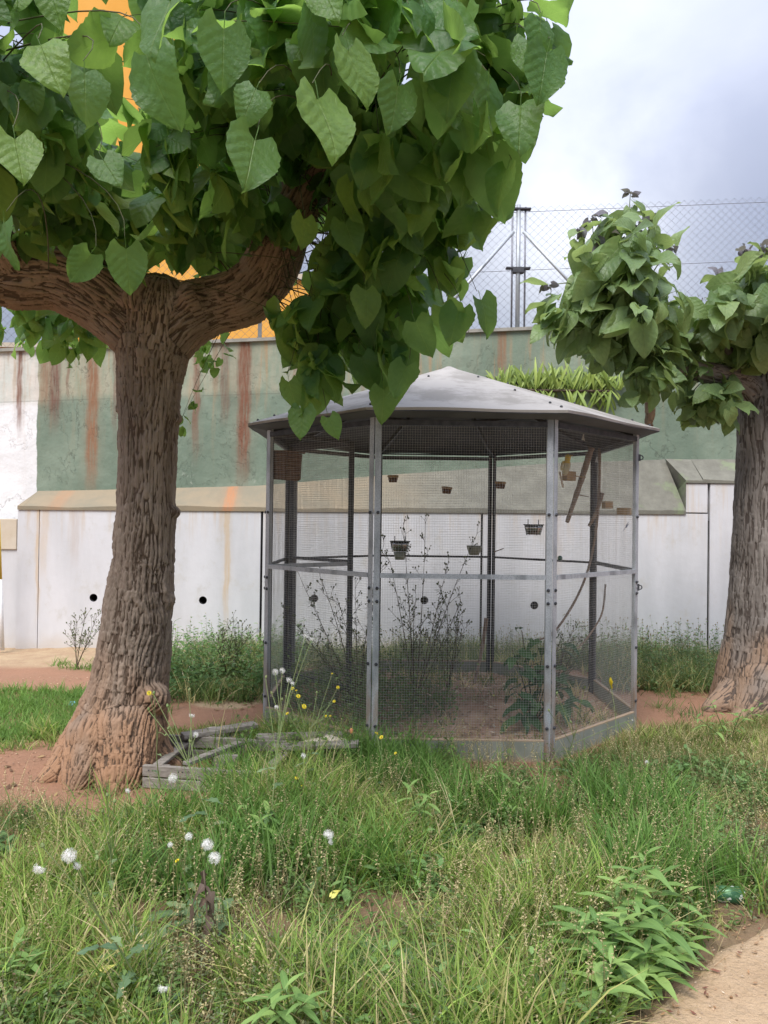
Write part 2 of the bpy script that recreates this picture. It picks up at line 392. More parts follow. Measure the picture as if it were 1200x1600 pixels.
def white_wall_mat():
    t = NT('whitewashed_concrete'); v = t.pos(); sp = t.n('ShaderNodeSeparateXYZ'); t.t.links.new(v, sp.inputs[0])
    c = t.mix(t.rng(t.noise(1.4, v, (1.6, 1, 0.4), 7, 0.6), 0.3, 0.72), (0.64, 0.64, 0.66), (0.53, 0.535, 0.55))
    c = t.mix(t.rng(t.noise(4, v, (1, 1, .8), 9, 0.72), 0.52, 0.70, 0, 0.6), c, (0.50, 0.48, 0.44))
    top = t.rng(sp.outputs[2], 1.1, 1.7, 0, 1)
    run = t.math('MULTIPLY', t.rng(t.noise(7, v, (2.0, 1, 0.12), 6, 0.6), 0.45, 0.75, 0, 0.8), top)
    c = t.mix(run, c, (0.55, 0.45, 0.34))
    foot = t.math('MULTIPLY', t.rng(t.math('ADD', sp.outputs[2], t.math('MULTIPLY', t.noise(3, v), 0.4)), 0.45, 0.15, 0, 1), 0.5)
    c = t.mix(foot, c, (0.50, 0.42, 0.33))
    it = [(WX(357, 9), .035, 1.7, 0.1, .55), (WX(120, 9), .05, 1.7, .9, .35), (WX(72, 9), .05, 1.7, .7, .3), (WX(870, 9), .07, 1.7, .6, .35), (WX(62, 9), .02, 1.5, .2, .5)]
    c = streaks(t, v, c, it, [(0.55, 0.36, 0.14), (0.42, 0.32, 0.24)])
    t.bump(t.noise(6, v, None, 7, 0.6), 0.35, 0.012)
    return t.fin(c, 0.85)
M['white_wall'] = white_wall_mat()
def coping_mat():
    t = NT('stained_coping'); v = t.pos(); sp = t.n('ShaderNodeSeparateXYZ'); t.t.links.new(v, sp.inputs[0])
    a = t.mix(t.rng(t.noise(2.2, v, (1, 1, 1), 7, 0.65), 0.35, 0.68), (0.285, 0.23, 0.155), (0.225, 0.20, 0.145))
    b = t.mix(t.rng(t.noise(5, v, None, 8, 0.7), 0.35, 0.7), (0.15, 0.145, 0.12), (0.205, 0.20, 0.165))
    c = t.mix(t.rng(sp.outputs[0], -0.8, 1.2), a, b)
    moss = t.math('MULTIPLY', t.rng(t.noise(3, v, None, 6), 0.55, 0.66), t.rng(sp.outputs[0], 2.6, 3.0))
    c = t.mix(t.math('MULTIPLY', moss, 0.55), c, (0.21, 0.27, 0.14))
    c = streaks(t, v, c, [(WX(363, 9.2), .07, 2.1, 1.2, .8), (WX(100, 9.2), .1, 2.1, 1.0, .35)], [(0.42, 0.19, 0.09)])
    t.bump(t.noise(12, v, None, 8, 0.7), 0.5, 0.01)
    return t.fin(c, 0.92)
M['coping'] = coping_mat()
M['orange'] = simple('orange_render', (0.72, 0.34, 0.05), (0.78, 0.40, 0.08), 0.8, 0.85, 0, 0.2, 0.01)
M['cream'] = simple('cream_render', (0.50, 0.42, 0.31), (0.60, 0.54, 0.45), 3, 0.85)
M['glass_dark'] = simple('window_glass', (0.03, 0.035, 0.04), (0.05, 0.055, 0.06), 3, 0.12)
M['tile_roof'] = simple('roof_tile', (0.35, 0.14, 0.08), (0.45, 0.2, 0.11), 4, 0.9)
def soil_mat():
    t = NT('soil'); v = t.pos(); a = t.n('ShaderNodeAttribute', attribute_name='col').outputs['Color']
    n = t.noise(4, v, None, 9, 0.7); n2 = t.noise(38, v, None, 6, 0.75)
    c = t.mix(t.rng(n, 0.3, 0.7, 0.0, 0.55), a, (0.26, 0.15, 0.09))
    c = t.mix(t.rng(n2, 0.52, 0.72, 0, 0.55), c, t.mix(1.0, a, (1.5, 1.45, 1.4), 'MULTIPLY'))
    c = t.mix(t.rng(t.noise(24, v, None, 6, 0.7), 0.60, 0.72, 0, 0.5), c, t.mix(1.0, a, (0.5, 0.5, 0.5), 'MULTIPLY'))
    t.bump(t.math('ADD', n, t.math('MULTIPLY', n2, 0.5)), 0.8, 0.03)
    return t.fin(c, 0.95)
M['soil'] = soil_mat()
def sand_mat():
    t = NT('sandy_path'); v = t.pos()
    c = t.mix(t.rng(t.noise(2.4, v, None, 8, 0.65), 0.3, 0.7), (0.47, 0.34, 0.215), (0.38, 0.26, 0.155))
    c = t.mix(t.rng(t.noise(46, v, None, 5, 0.7), 0.6, 0.75, 0, 0.6), c, (0.66, 0.56, 0.42))
    c = t.mix(t.rng(t.noise(14, v, None, 7, 0.7), 0.6, 0.72, 0, 0.5), c, (0.33, 0.21, 0.13))
    t.bump(t.math('ADD', t.noise(5, v, None, 9, 0.68), t.math('MULTIPLY', t.noise(60, v, None, 4), 0.3)), 0.8, 0.06)
    return t.fin(c, 0.95)
M['sand'] = sand_mat()
def bark_mat(name, ridge, ridge2, furrow, redb):
    t = NT(name)
    h = t.n('ShaderNodeAttribute', attribute_name='bark_h').outputs['Fac']
    bc = t.n('ShaderNodeAttribute', attribute_name='bark_p').outputs['Vector']
    rd = t.n('ShaderNodeAttribute', attribute_name='bark_r').outputs['Fac']
    fine = t.noise(34, bc, (1, 1, 0.22), 7, 0.65)
    c = t.mix(t.rng(t.noise(5, bc, None, 6), 0.35, 0.68), ridge, ridge2)
    c = t.mix(t.rng(fine, 0.42, 0.70, 0.0, 0.55), c, (ridge[0] * 0.5, ridge[1] * 0.48, ridge[2] * 0.46))
    c = t.mix(t.math('MULTIPLY', rd, t.rng(t.noise(6, bc, None, 6), 0.2, 0.55, 0.55, 1.0)), c, redb)
    c = t.mix(t.rng(t.math('ADD', h, t.math('MULTIPLY', t.math('SUBTRACT', fine, 0.5), 0.35)), 0.18, 0.52, 0.9, 0.0), c, furrow)
    t.bump(t.math('ADD', fine, t.math('MULTIPLY', t.noise(90, bc, (1, 1, 0.3), 4), 0.4)), 0.9, 0.012)
    return t.fin(c, 0.93)
M['bark'] = bark_mat('mulberry_bark', (0.245, 0.19, 0.148), (0.335, 0.27, 0.215), (0.085, 0.056, 0.038), (0.35, 0.20, 0.115))
M['bark2'] = bark_mat('grey_bark', (0.175, 0.153, 0.137), (0.235, 0.21, 0.19), (0.065, 0.05, 0.042), (0.27, 0.18, 0.12))

# ------------------------------------------------------------------ value noise for numpy
class VN:
    def __init__(s, seed, n=256):
        s.g = np.random.RandomState(seed).rand(n, n).astype(np.float32); s.n = n
    def __call__(s, x, y):
        x = np.asarray(x, float); y = np.asarray(y, float)
        xi = np.floor(x).astype(int); yi = np.floor(y).astype(int); fx = x - xi; fy = y - yi
        fx = fx * fx * (3 - 2 * fx); fy = fy * fy * (3 - 2 * fy); n = s.n
        a = s.g[xi % n, yi % n]; b = s.g[(xi + 1) % n, yi % n]; c = s.g[xi % n, (yi + 1) % n]; d = s.g[(xi + 1) % n, (yi + 1) % n]
        return (a * (1 - fx) + b * fx) * (1 - fy) + (c * (1 - fx) + d * fx) * fy
    def fbm(s, x, y, o=4):
        t = 0; a = 0.5; w = 0
        for i in range(o): t = t + a * s(np.asarray(x) * 2 ** i + 17 * i, np.asarray(y) * 2 ** i + 5 * i); w += a; a *= 0.55
        return t / w
VA, VB, VC = VN(1), VN(2), VN(3)
def sst(x, a, b):
    t = np.clip((np.asarray(x, float) - a) / (b - a), 0, 1); return t * t * (3 - 2 * t)
def gz(x, y):
    """height of the ground"""
    x = np.asarray(x, float); y = np.asarray(y, float)
    base = 0.05 * (VA.fbm(x * 0.9, y * 0.9, 3) - 0.5) + 0.022 * (VB.fbm(x * 5, y * 5, 3) - 0.5)
    rim = np.sqrt((x - OC[0]) ** 2 + (y - OC[1]) ** 2)
    return base * (0.35 + 0.65 * sst(np.abs(rim - 1.45), 0.0, 0.3))
OC = (0.515, 6.38); OR = 1.515
T1 = (-1.66, 4.72); T2 = at(1200, 900, 6.65)
def oct_in(x, y, r=OR):
    m = np.zeros_like(np.asarray(x, float)) - 1e9
    for k in range(8):
        a = R(45 * k); m = np.maximum(m, (x - OC[0]) * math.cos(a) + (y - OC[1]) * math.sin(a))
    return m - r * math.cos(R(22.5))
# sandy path in the right foreground: everything beyond this line (plus wobble)
PA, PB = ground_at(985, 1600), ground_at(1215, 1412)
pdx, pdy = (PB - PA).x, (PB - PA).y; pl_ = math.hypot(pdx, pdy)
def path_d(x, y):
    """positive on the path"""
    d = ((x - PA.x) * pdy - (y - PA.y) * pdx) / pl_
    return d + 0.16 * (VC.fbm(np.asarray(x) * 3.2, np.asarray(y) * 3.2, 4) - 0.5)
def patch(x, y, px, py, rx, ry):
    c = ground_at(px, py); return np.sqrt(((x - c.x) / rx) ** 2 + ((y - c.y) / ry) ** 2)

# ------------------------------------------------------------------ ground
def axis(a, b, fine_a, fine_b, st):
    lo = -np.geomspace(fine_a - a + 1, 1, 14)[:-1] + fine_a + 1; hi = fine_b - 1 + np.geomspace(1, b - fine_b + 1, 14)[1:]
    return np.concatenate([lo, np.arange(fine_a, fine_b, st), [fine_b], hi])
gx = axis(-120, 120, -5.5, 6.0, 0.04); gy = axis(-60, 160, 1.2, 9.6, 0.04)
X, Y = np.meshgrid(gx, gy, indexing='ij'); Z = gz(X, Y)
red = np.array([0.31, 0.165, 0.10]); dark = np.array([0.17, 0.125, 0.07]); tan = np.array([0.42, 0.31, 0.19]); cage_c = np.array([0.54, 0.37, 0.26])
C_ = np.empty(X.shape + (3,)); C_[:] = red
fg = sst(Y + 0.5 * (VB.fbm(X * 2, Y * 2) - 0.5), 4.3, 3.6) * sst(X, -2.6, -1.2)
fg = np.maximum(fg, sst(Y, 3.5, 3.1)); C_ += (dark - C_) * fg[..., None]
tn = sst(Y + 0.4 * (VA.fbm(X * 2, Y * 2) - 0.5), 7.7, 7.95) * sst(X, -1.9, -2.5); C_ += (tan - C_) * tn[..., None]
tn2 = sst(patch(X, Y, 350, 1095, 0.34, 0.28) + 0.5 * (VB.fbm(X * 4, Y * 4) - .5), 1.0, 0.8); C_ += (tan * 1.1 - C_) * tn2[..., None]
ic = sst(-oct_in(X, Y), 0.0, 0.05); C_ += (cage_c - C_) * ic[..., None] * (0.45 + 0.55 * sst(VA.fbm(X * 3, Y * 3), 0.38, 0.6))[..., None]
Z = Z + 0.035 * ic
nx, ny = X.shape; idx = np.arange(nx * ny).reshape(nx, ny)
F = np.stack([idx[:-1, :-1], idx[1:, :-1], idx[1:, 1:], idx[:-1, 1:]], -1).reshape(-1, 4)
g = np_mesh('ground', np.stack([X, Y, Z], -1).reshape(-1, 3), F, M['soil'], None, C_.reshape(-1, 3), True)
tag(g, 'reddish bare earth running under the weeds and trees', None, kind='structure')

def sheet(name, maskf, x0, x1, y0, y1, mat, label, lift=0.018, st=0.03):
    xs = np.arange(x0, x1, st); ys = np.arange(y0, y1, st); XX, YY = np.meshgrid(xs, ys, indexing='ij'); D = maskf(XX, YY)
    ZZ = gz(XX, YY) * (1 - 0.6 * sst(D, 0, .3)) + (lift + 0.02) * sst(D, -0.02, 0.07) - 0.02
    n1_, n2_ = XX.shape; id_ = np.arange(n1_ * n2_).reshape(n1_, n2_)
    F_ = np.stack([id_[:-1, :-1], id_[1:, :-1], id_[1:, 1:], id_[:-1, 1:]], -1).reshape(-1, 4)
    keep = (D.reshape(-1)[F_] > -0.05).any(1); F_ = F_[keep]; used = np.unique(F_); remap = -np.ones(n1_ * n2_, int); remap[used] = np.arange(len(used))
    return tag(np_mesh(name, np.stack([XX, YY, ZZ], -1).reshape(-1, 3)[used], remap[F_], mat, None, None, True), label, None, kind='structure')
sheet('path', path_d, 0.5, 7.0, 0.4, 3.6, M['sand'], 'sandy footpath in the bottom right corner')

# ------------------------------------------------------------------ retaining walls
def wall_top(x): return 3.565 + (x + 4.3) * 0.054
def cope_top(x): return float(np.interp(x, [-9, -3.6, -1.56, 0, 2.03, 3.5, 9], [1.72, 1.87, 1.95, 2.10, 2.27, 2.34, 2.40]))
gw = thing('retaining_wall', 'tall green plastered retaining wall with rust streaks, white at its left end', 'wall', (0, 9.5, 0))
bm_ = MB(); xs = [-9 + 0.5 * i for i in range(37)]
for i in range(36):
    a, b = xs[i], xs[i + 1]; ta, tb = wall_top(a), wall_top(b)
    bm_.poly([(a, 9.35, -.2), (b, 9.35, -.2), (b, 9.35, tb), (a, 9.35, ta)]); bm_.poly([(b, 9.75, -.2), (a, 9.75, -.2), (a, 9.75, ta), (b, 9.75, tb)])
    bm_.poly([(a, 9.35, ta), (b, 9.35, tb), (b, 9.75, tb), (a, 9.75, ta)])
bm_.poly([(-9, 9.75, -.2), (-9, 9.35, -.2), (-9, 9.35, wall_top(-9)), (-9, 9.75, wall_top(-9))]); bm_.poly([(9, 9.35, -.2), (9, 9.75, -.2), (9, 9.75, wall_top(9)), (9, 9.35, wall_top(9))])
bm_.build('wall_face', M['green_wall'], gw)
bc = MB()
for i in range(18):
    a, b = -9 + i, -8 + i
    bc.quad_box(Vector(((a + b) / 2, 9.55, (wall_top(a) + wall_top(b)) / 2 + 0.018)), Vector((0.497, 0, (wall_top(b) - wall_top(a)) / 2)), Vector((0, .235, 0)), Vector((0, 0, .02)))
bc.build('wall_cap', simple('cap_concrete', (0.24, 0.235, 0.20), (0.33, 0.31, 0.27), 6, 0.95, 0, 0.6, 0.01), gw)
# the terrace held up by the wall
tb_ = MB(); tb_.poly([(-40, 9.76, 3.3), (40, 9.76, 3.3), (40, 60, 3.3), (-40, 60, 3.3)])
tag(tb_.build('terrace', M['soil']), 'upper terrace behind the retaining wall', None, kind='structure')

lw = thing('lower_wall', 'whitewashed concrete panel wall with round weep holes behind the cage', 'wall', (0, 9.1, 0))
YF = 9.0
def panel(x0, x1, ztop, holes, y=YF, name='panel'):
    m = MB(); D = 0.30; zb = -0.15
    xs = [x0]; hs = []
    for hx, hz, r in holes: xs += [hx - 0.13, hx + 0.13]; hs.append((hx, hz, r))
    xs.append(x1)
    for i in range(len(xs) - 1):
        a, b = xs[i], xs[i + 1]
        if i % 2 == 0:
            for z0, z1 in ((zb, ztop),): m.poly([(a, y, z0), (b, y, z0), (b, y, z1), (a, y, z1)])
        else:
            hx, hz, r = hs[i // 2]; z0, z1 = hz - .13, hz + .13
            m.poly([(a, y, zb), (b, y, zb), (b, y, z0), (a, y, z0)]); m.poly([(a, y, z1), (b, y, z1), (b, y, ztop), (a, y, ztop)])
            N = 24
            for k in range(N):
                def cp(q):
                    an = 2 * math.pi * q / N + math.pi / 4; c, s = math.cos(an), math.sin(an); k_ = 0.13 / max(abs(c), abs(s))
                    return (hx + c * k_, y, hz + s * k_), (hx + c * r, y, hz + s * r), (hx + c * r, y + .16, hz + s * r)
                o1, i1, d1 = cp(k); o2, i2, d2 = cp(k + 1)
                m.poly([o1, o2, i2, i1][::-1]); m.poly([i1, i2, d2, d1][::-1])
    for q in ([(x0, y, ztop), (x1, y, ztop), (x1, y + D, ztop), (x0, y + D, ztop)], [(x0, y + D, zb), (x0, y, zb), (x0, y, ztop), (x0, y + D, ztop)], [(x1, y, zb), (x1, y + D, zb), (x1, y + D, ztop), (x1, y, ztop)]): m.poly(q)
    o = m.build(name, M['white_wall'], lw)
    for hx, hz, r in holes:
        p = MB(); p.lathe((hx, y + .035, hz), [(r * .98, 0.03), (r * .86, 0.03), (r * .86, -0.10)], 20, Matrix.Rotation(R(90), 3, 'X'))
        po = p.build('drain_pipe', M['black'], lw, True)
        q = MB(); q.lathe((hx, y + .15, hz), [(r * 1.02, 0), (0.0005, 0)], 20, Matrix.Rotation(R(90), 3, 'X')); q.build('drain_hole', M['black'], po)
def HX(px, py): p = at(px, py, YF); return (p.x, p.z, 0.047)
jx = [at(60, 900, YF).x, at(408, 900, YF).x, at(752, 900, YF).x, at(1107, 900, YF).x]
g_ = 0.014
panel(-4.29, jx[0] - .004, 1.645, [])
panel(jx[0] + .004, jx[1] - g_, 1.645, [HX(146, 934), HX(317, 938)])
panel(jx[1] + g_, jx[2] - g_, 1.655, [HX(491, 935), HX(663, 938)])
panel(jx[2] + g_, jx[3] - g_, 1.675, [HX(835, 946)])
panel(jx[3] + g_, jx[3] + 2.6, 2.03, [(jx[3] + 1.9, .62, .047)]); panel(jx[3] + 2.63, 9, 2.03, [])
xb = at(1071, 780, YF).x
mb = MB(); mb.box(((xb + jx[3] - g_) / 2, YF + .15, 1.86), (jx[3] - g_ - xb - .004, .30, .345)); mb.build('raised_block', M['white_wall'], lw, bevel=.004)
mb = MB(); mb.box(((-9 - 4.31) / 2, YF + .16, .67), (4.69, .20, 1.62)); mb.build('low_panel', M['white_wall'], lw)
mb = MB(); mb.box(((-9 - 4.31) / 2, YF + .14, 1.33), (4.67, .2, .36)); mb.build('cream_band', M['cream'], lw, bevel=.006)
# dark packing inside the joints
for x in (jx[1], jx[2], jx[3]):
    j = MB(); j.box((x, YF + .06, .72), (.0279, .05, 1.75)); j.build('joint_filler', M['black'], lw)
# sloping coping
co = MB(); nseg = 60
def strip(x0, x1, zfront, zback, n, yf=YF - .015, yb=9.349, lip=.045):
    for i in range(n):
        a = x0 + (x1 - x0) * i / n; b = x0 + (x1 - x0) * (i + 1) / n
        za, zb_ = zfront(a), zfront(b); qa, qb = zback(a), zback(b)
        wv = lambda x: 0.010 * math.sin(x * 2.1) + 0.006 * math.sin(x * 7.3)
        co.poly([(a, yf, za + wv(a)), (b, yf, zb_ + wv(b)), (b, yb, qb), (a, yb, qa)])
        co.poly([(a, yf, za - lip), (b, yf, zb_ - lip), (b, yf, zb_ + wv(b)), (a, yf, za + wv(a))])
        co.poly([(a, yf, za - lip), (a, YF - .001, za - lip), (b, YF - .001, zb_ - lip), (b, yf, zb_ - lip)])
zf = lambda x: 1.690 + 0.006 * x
xl = -4.29; xh = at(60, 760, 9.35).x
strip(xh, xb - .16, zf, cope_top, 60)
co.poly([(xl, YF - .015, zf(xl)), (xh, YF - .015, zf(xh)), (xh, 9.349, cope_top(xh))]); co.poly([(xl, YF - .015, zf(xl) - .045), (xh, YF - .015, zf(xh) - .045), (xh, YF - .015, zf(xh)), (xl, YF - .015, zf(xl))])
co.poly([(xl, 9.349, 1.45), (xl, YF - .015, 1.645), (xl, YF - .015, zf(xl)), (xh, 9.349, cope_top(xh))])
zh = lambda x: 2.065
# step up to the raised part: slanting cheek
co.poly([(xb - .16, YF - .015, zf(xb)), (xb, YF - .015, zf(xb)), (xb - .12, 9.349, cope_top(xb)), (xb - .16, 9.349, cope_top(xb) - .003)])
co.poly([(xb, YF - .015, zf(xb) - .045), (xb, YF - .015, 2.065), (xb - .13, 9.3, cope_top(xb) + .0), (xb - .01, 9.349, 1.9)][::-1])
co.poly([(xb - .16, YF - .015, zf(xb) - .045), (xb, YF - .015, zf(xb) - .045), (xb, YF - .015, zf(xb)), (xb - .16, YF - .015, zf(xb))])
co.poly([(xb, YF - .015, 2.065), (xb + .2, YF - .015, 2.065), (xb + .2, 9.349, cope_top(xb)), (xb - .13, 9.3, cope_top(xb))])
strip(xb + .2, 9, zh, cope_top, 40, lip=.03)
co.poly([(xb, YF - .015, 2.035), (xb + .2, YF - .015, 2.035), (xb + .2, YF - .015, 2.065), (xb, YF - .015, 2.065)])
co.build('coping', M['coping'], lw)
# striped pole at the far left
pp = thing('marker_pole', 'thin yellow and white pole leaning on the wall at the left edge', 'pole', (at(2, 1000, 8.7).x, 8.7, 0))
m = MB(); b0 = at(4, 1016, 8.7); b1 = at(0, 905, 8.7); b2 = at(-3, 812, 8.7)
m.tube([b1, b2], .022, 10); m.build('yellow_section', M['yellow_paint'], pp, True); m = MB(); m.tube([b0, b1], .0215, 10); m.build('white_section', M['plastic_white'], pp, True)
m = MB(); m.tube([b0 + Vector((-.06, 0, 0)), b1 + Vector((-.06, 0, 0))], .02, 8); m.build('dark_rod', M['black'], pp, True)

# ------------------------------------------------------------------ chain-link fence on the wall
YN = 9.55
fe = thing('chain_link_fence', 'tall galvanised chain link fence standing on the green wall', 'fence', (0, YN, 3.8))
def ftop(x): return wall_top(x) + 1.60
V_, F_ = [], []
pitch = 0.052; k = 0; xk = -6.0
r_w = 0.0021
rows = np.arange(0, 32)
while xk < 7.2:
    sgn = 1 if k % 2 == 0 else -1
    zb = wall_top(xk) + .05
    zz = zb + rows * (1.55 / 31); xx = xk + sgn * ((rows % 2) * 2 - 1) * pitch / 2; yy = YN + .003 * ((rows % 2) * 2 - 1)
    n0 = len(V_)
    for i in range(32):
        for q in range(3):
            an = 2 * math.pi * q / 3; V_.append((xx[i] + r_w * 1.2 * math.cos(an), yy[i] + r_w * math.sin(an), zz[i]))
    for i in range(31):
        for q in range(3): F_.append((n0 + i * 3 + q, n0 + i * 3 + (q + 1) % 3, n0 + i * 3 + 3 + (q + 1) % 3, n0 + i * 3 + 3 + q))
    k += 1; xk += pitch
o = np_mesh('wire_netting', np.array(V_) - np.array([0, YN, 3.8]), F_, M['fence_wire'], fe); o['kind'] = 'stuff'
pxs = at(809, 400, YN).x
for x, dw in ((pxs, .05), (pxs - .075, .022), (pxs + .085, .022), (pxs - 3.2, .045), (pxs + 3.3, .045)):
    m = MB(); m.tube([(x, YN - .03, wall_top(x) - .0), (x, YN - .03, ftop(x) - .02 + (.03 if dw == .05 else 0))], dw * .55, 10); m.build('fence_post', M['fence_wire'] if dw < .04 else M['galv'], fe, True)
for sx in (-1, 1):
    m = MB(); m.tube([(pxs + sx * .06, YN - .03, ftop(pxs) - .32), (pxs + sx * 1.12, YN - .03, wall_top(pxs + sx) + .10)], .021, 8); m.build('brace', M['galv'], fe, True)
for dz in (-.04, -.78, -1.56):
    m = MB(); m.box((pxs, YN - .03, ftop(pxs) + dz), (.30, .07, .018)); m.box((pxs, YN - .03, ftop(pxs) + dz - .03), (.14, .075, .06)) if dz == -.78 else None; m.build('bracket', M['dark_steel'], fe)
for dz in (-.07, -.80, -1.52):
    m = MB(); m.tube([(-6, YN - .01, ftop(-6) + dz), (7.2, YN - .01, ftop(7.2) + dz)], .0035, 5); m.build('tension_wire', M['fence_wire'], fe)

# ------------------------------------------------------------------ orange building behind the terrace
bx0, bx1 = at(88, 100, 22).x, at(330, 500, 22).x
bd = thing('orange_building', 'tall orange rendered building seen through the leaves at the left', 'building', ((bx0 + bx1) / 2, 25, 3.3))
m = MB(); m.box(((bx0 + bx1) / 2, 25, 3.3 + 8.5), (bx1 - bx0, 6, 17)); m.build('wall', M['orange'], bd)
m = MB(); m.box(((bx0 + bx1) / 2, 25, 20.45), (bx1 - bx0 + .4, 6.4, .3)); m.build('cornice', M['cream'], bd)
for wx in (bx0 + 1.7, bx0 + 3.3):
    for wz in (5.4, 18.9):
        m = MB()
        for dx, dz, w, h in ((0, .76, 1.0, .08), (0, -.76, 1.1, .1), (-.46, 0, .08, 1.44), (.46, 0, .08, 1.44)): m.box((wx + dx, 21.985, wz + dz), (w, .09, h))
        w_ = m.build('window', M['cream'], bd); m = MB(); m.box((wx, 21.99, wz), (.84, .05, 1.44)); m.build('pane', M['glass_dark'], w_)
b2x0, b2x1 = bx1 + .02, at(578, 500, 22).x
bd2 = thing('low_orange_wing', 'low orange building wing glimpsed through the fence behind the tree fork', 'building', ((b2x0 + b2x1) / 2, 24, 3.3))
zt2 = at(450, 438, 22).z
m = MB(); m.box(((b2x0 + b2x1) / 2, 24.5, (3.3 + zt2) / 2), (b2x1 - b2x0, 5, zt2 - 3.3)); m.build('wall', M['orange'], bd2)
m = MB(); m.box(((b2x0 + b2x1) / 2, 24.5, zt2 + .08), (b2x1 - b2x0 + .2, 5.2, .16)); m.build('roof_edge', M['cream'], bd2)
bd3 = thing('yellow_parapet', 'low yellow and white parapet beyond the fence at the left edge', 'wall', (-11, 20, 3.3))
m = MB(); m.box((-12.0, 20, 4.6), (8.0, .4, 2.6)); m.build('parapet_wall', M['orange'], bd3)
m = MB(); m.box((-12.0, 20, 5.95), (8.1, .5, .12)); m.build('parapet_cap', M['cream'], bd3)

# ------------------------------------------------------------------ trees
def keyed(skel, Y=None):
    """(px, py, radius px, depth) -> points and radii in metres"""
    P, Rr = [], []
    for s in skel:
        d = s[3]; P.append(at(s[0], s[1], d)); Rr.append(s[2] / FPX * d)
    return P, Rr
def resample(P, Rr, step):
    out, rr = [], []
    n = len(P)
    for i in range(n - 1):
        p0, p1, p2, p3 = P[max(i - 1, 0)], P[i], P[i + 1], P[min(i + 2, n - 1)]
        L = (p2 - p1).length; k = max(1, int(L / step))
        for j in range(k):
            t = j / k; a = -t + 2 * t * t - t ** 3; b = 2 - 5 * t * t + 3 * t ** 3; c = t + 4 * t * t - 3 * t ** 3; d = -t * t + t ** 3
            out.append((p0 * a + p1 * b + p2 * c + p3 * d) * .5); rr.append(Rr[i] * (1 - t) + Rr[i + 1] * t)
    out.append(P[-1]); rr.append(Rr[-1]); return out, rr
def bark_body(name, chains, knobs, mat, parent, voxel, amp, freq, base_z, seed, red_limbs=True, smooth_it=22):
    m = MB(); segs = []
    for ci, (P, Rr) in enumerate(chains):
        P2, R2 = resample(P, Rr, .06); m.tube(P2, R2, 20)
        for p, r in ((P2[0], R2[0]), (P2[-1], R2[-1])): m.ball(p, r * .98, 14, 10)
        # transported frames for bark coordinates
        t0 = (P2[1] - P2[0]).normalized(); x = t0.cross(Vector((0, 1, 0.01))).normalized(); s = 0
        for i in range(len(P2)):
            t = (P2[min(i + 1, len(P2) - 1)] - P2[max(i - 1, 0)]).normalized(); x = (x - t * x.dot(t)).normalized(); y = t.cross(x)
            if i: s += (P2[i] - P2[i - 1]).length
            segs.append((P2[i], t, x, y, s, R2[i], ci))
    for c, r in knobs: m.ball(c, r, 14, 10)
    me = m.mesh('tmp'); o = bpy.data.objects.new('tmp', me); COL.objects.link(o)
    md = o.modifiers.new('r', 'REMESH'); md.mode = 'VOXEL'; md.voxel_size = voxel
    sm = o.modifiers.new('s', 'SMOOTH'); sm.factor = .5; sm.iterations = smooth_it
    dg = bpy.context.evaluated_depsgraph_get(); ev = o.evaluated_get(dg); me2 = bpy.data.meshes.new_from_object(ev)
    bpy.data.objects.remove(o)
    n = len(me2.vertices); co = np.empty(n * 3, np.float32); me2.vertices.foreach_get('co', co); co = co.reshape(-1, 3)
    nr = np.empty(n * 3, np.float32); me2.vertices.foreach_get('normal', nr); nr = nr.reshape(-1, 3)
    SP = np.array([s[0] for s in segs]); ST = np.array([s[1] for s in segs]); SX = np.array([s[2] for s in segs]); SY = np.array([s[3] for s in segs])
    SS = np.array([s[4] for s in segs]); SR = np.array([s[5] for s in segs]); SC = np.array([s[6] for s in segs])
    bi = np.empty(n, int)
    for a in range(0, n, 20000):
        d = np.linalg.norm(co[a:a + 20000, None, :] - SP[None], axis=2) - SR[None] * 1.0; bi[a:a + 20000] = d.argmin(1)
    dv = co - SP[bi]
    u = (dv * SX[bi]).sum(1); v = (dv * SY[bi]).sum(1); s = SS[bi] + (dv * ST[bi]).sum(1) + SC[bi] * 7.7
    rad = np.sqrt(u * u + v * v) + 1e-6
    # work with the unit circle scaled by the local radius so ridges run along the limb
    rs = SR[bi]; uu = u / rad * rs; vv = v / rad * rs
    H = np.empty(n)
    fb = mnoise.noise
    for i in range(n):
        a, b, c = float(uu[i]), float(vv[i]), float(s[i])
        w = fb((a * 5 + seed, b * 5, c * 2.2)); w2 = fb((a * 4, b * 4 + 9 + seed, c * 4.5))
        k = freq
        n_1 = fb(((a + .030 * w) * k, (b + .030 * w2) * k, c * k * .065 + w * .35 + seed))
        n_2 = fb(((a + .02 * w2) * k * 2.3 + 4, (b + .02 * w) * k * 2.3, c * k * .22 + 3)); n_3 = fb((a * k * 1.1, b * k * 1.1, c * k * .8 + 11))
        r1 = 1 - abs(n_1) * 2.9 if abs(n_1) < .34 else 0.0
        r2 = 1 - abs(n_2) * 2.4 if abs(n_2) < .42 else 0.0
        H[i] = 1 - max(0, r1) ** 1.4 * .8 - max(0, r2) ** 1.5 * .45 + w * .12 + n_3 * .14
    H = np.clip(H, 0, 1.15)
    A = amp * np.clip(rs / .16, .35, 1.25)
    co2 = co + nr * ((H - .75) * A)[:, None]
    co2 += nr * (np.array([fb((float(p[0]) * 6, float(p[1]) * 6, float(p[2]) * 6 + seed)) for p in co]) * .010 * np.clip(rs / .16, .3, 1))[:, None]
    off = woff(parent); me2.vertices.foreach_set('co', (co2 - np.array(off)).astype(np.float32).ravel()); me2.update()
    at_ = me2.attributes.new('bark_h', 'FLOAT', 'POINT'); at_.data.foreach_set('value', H.astype(np.float32))
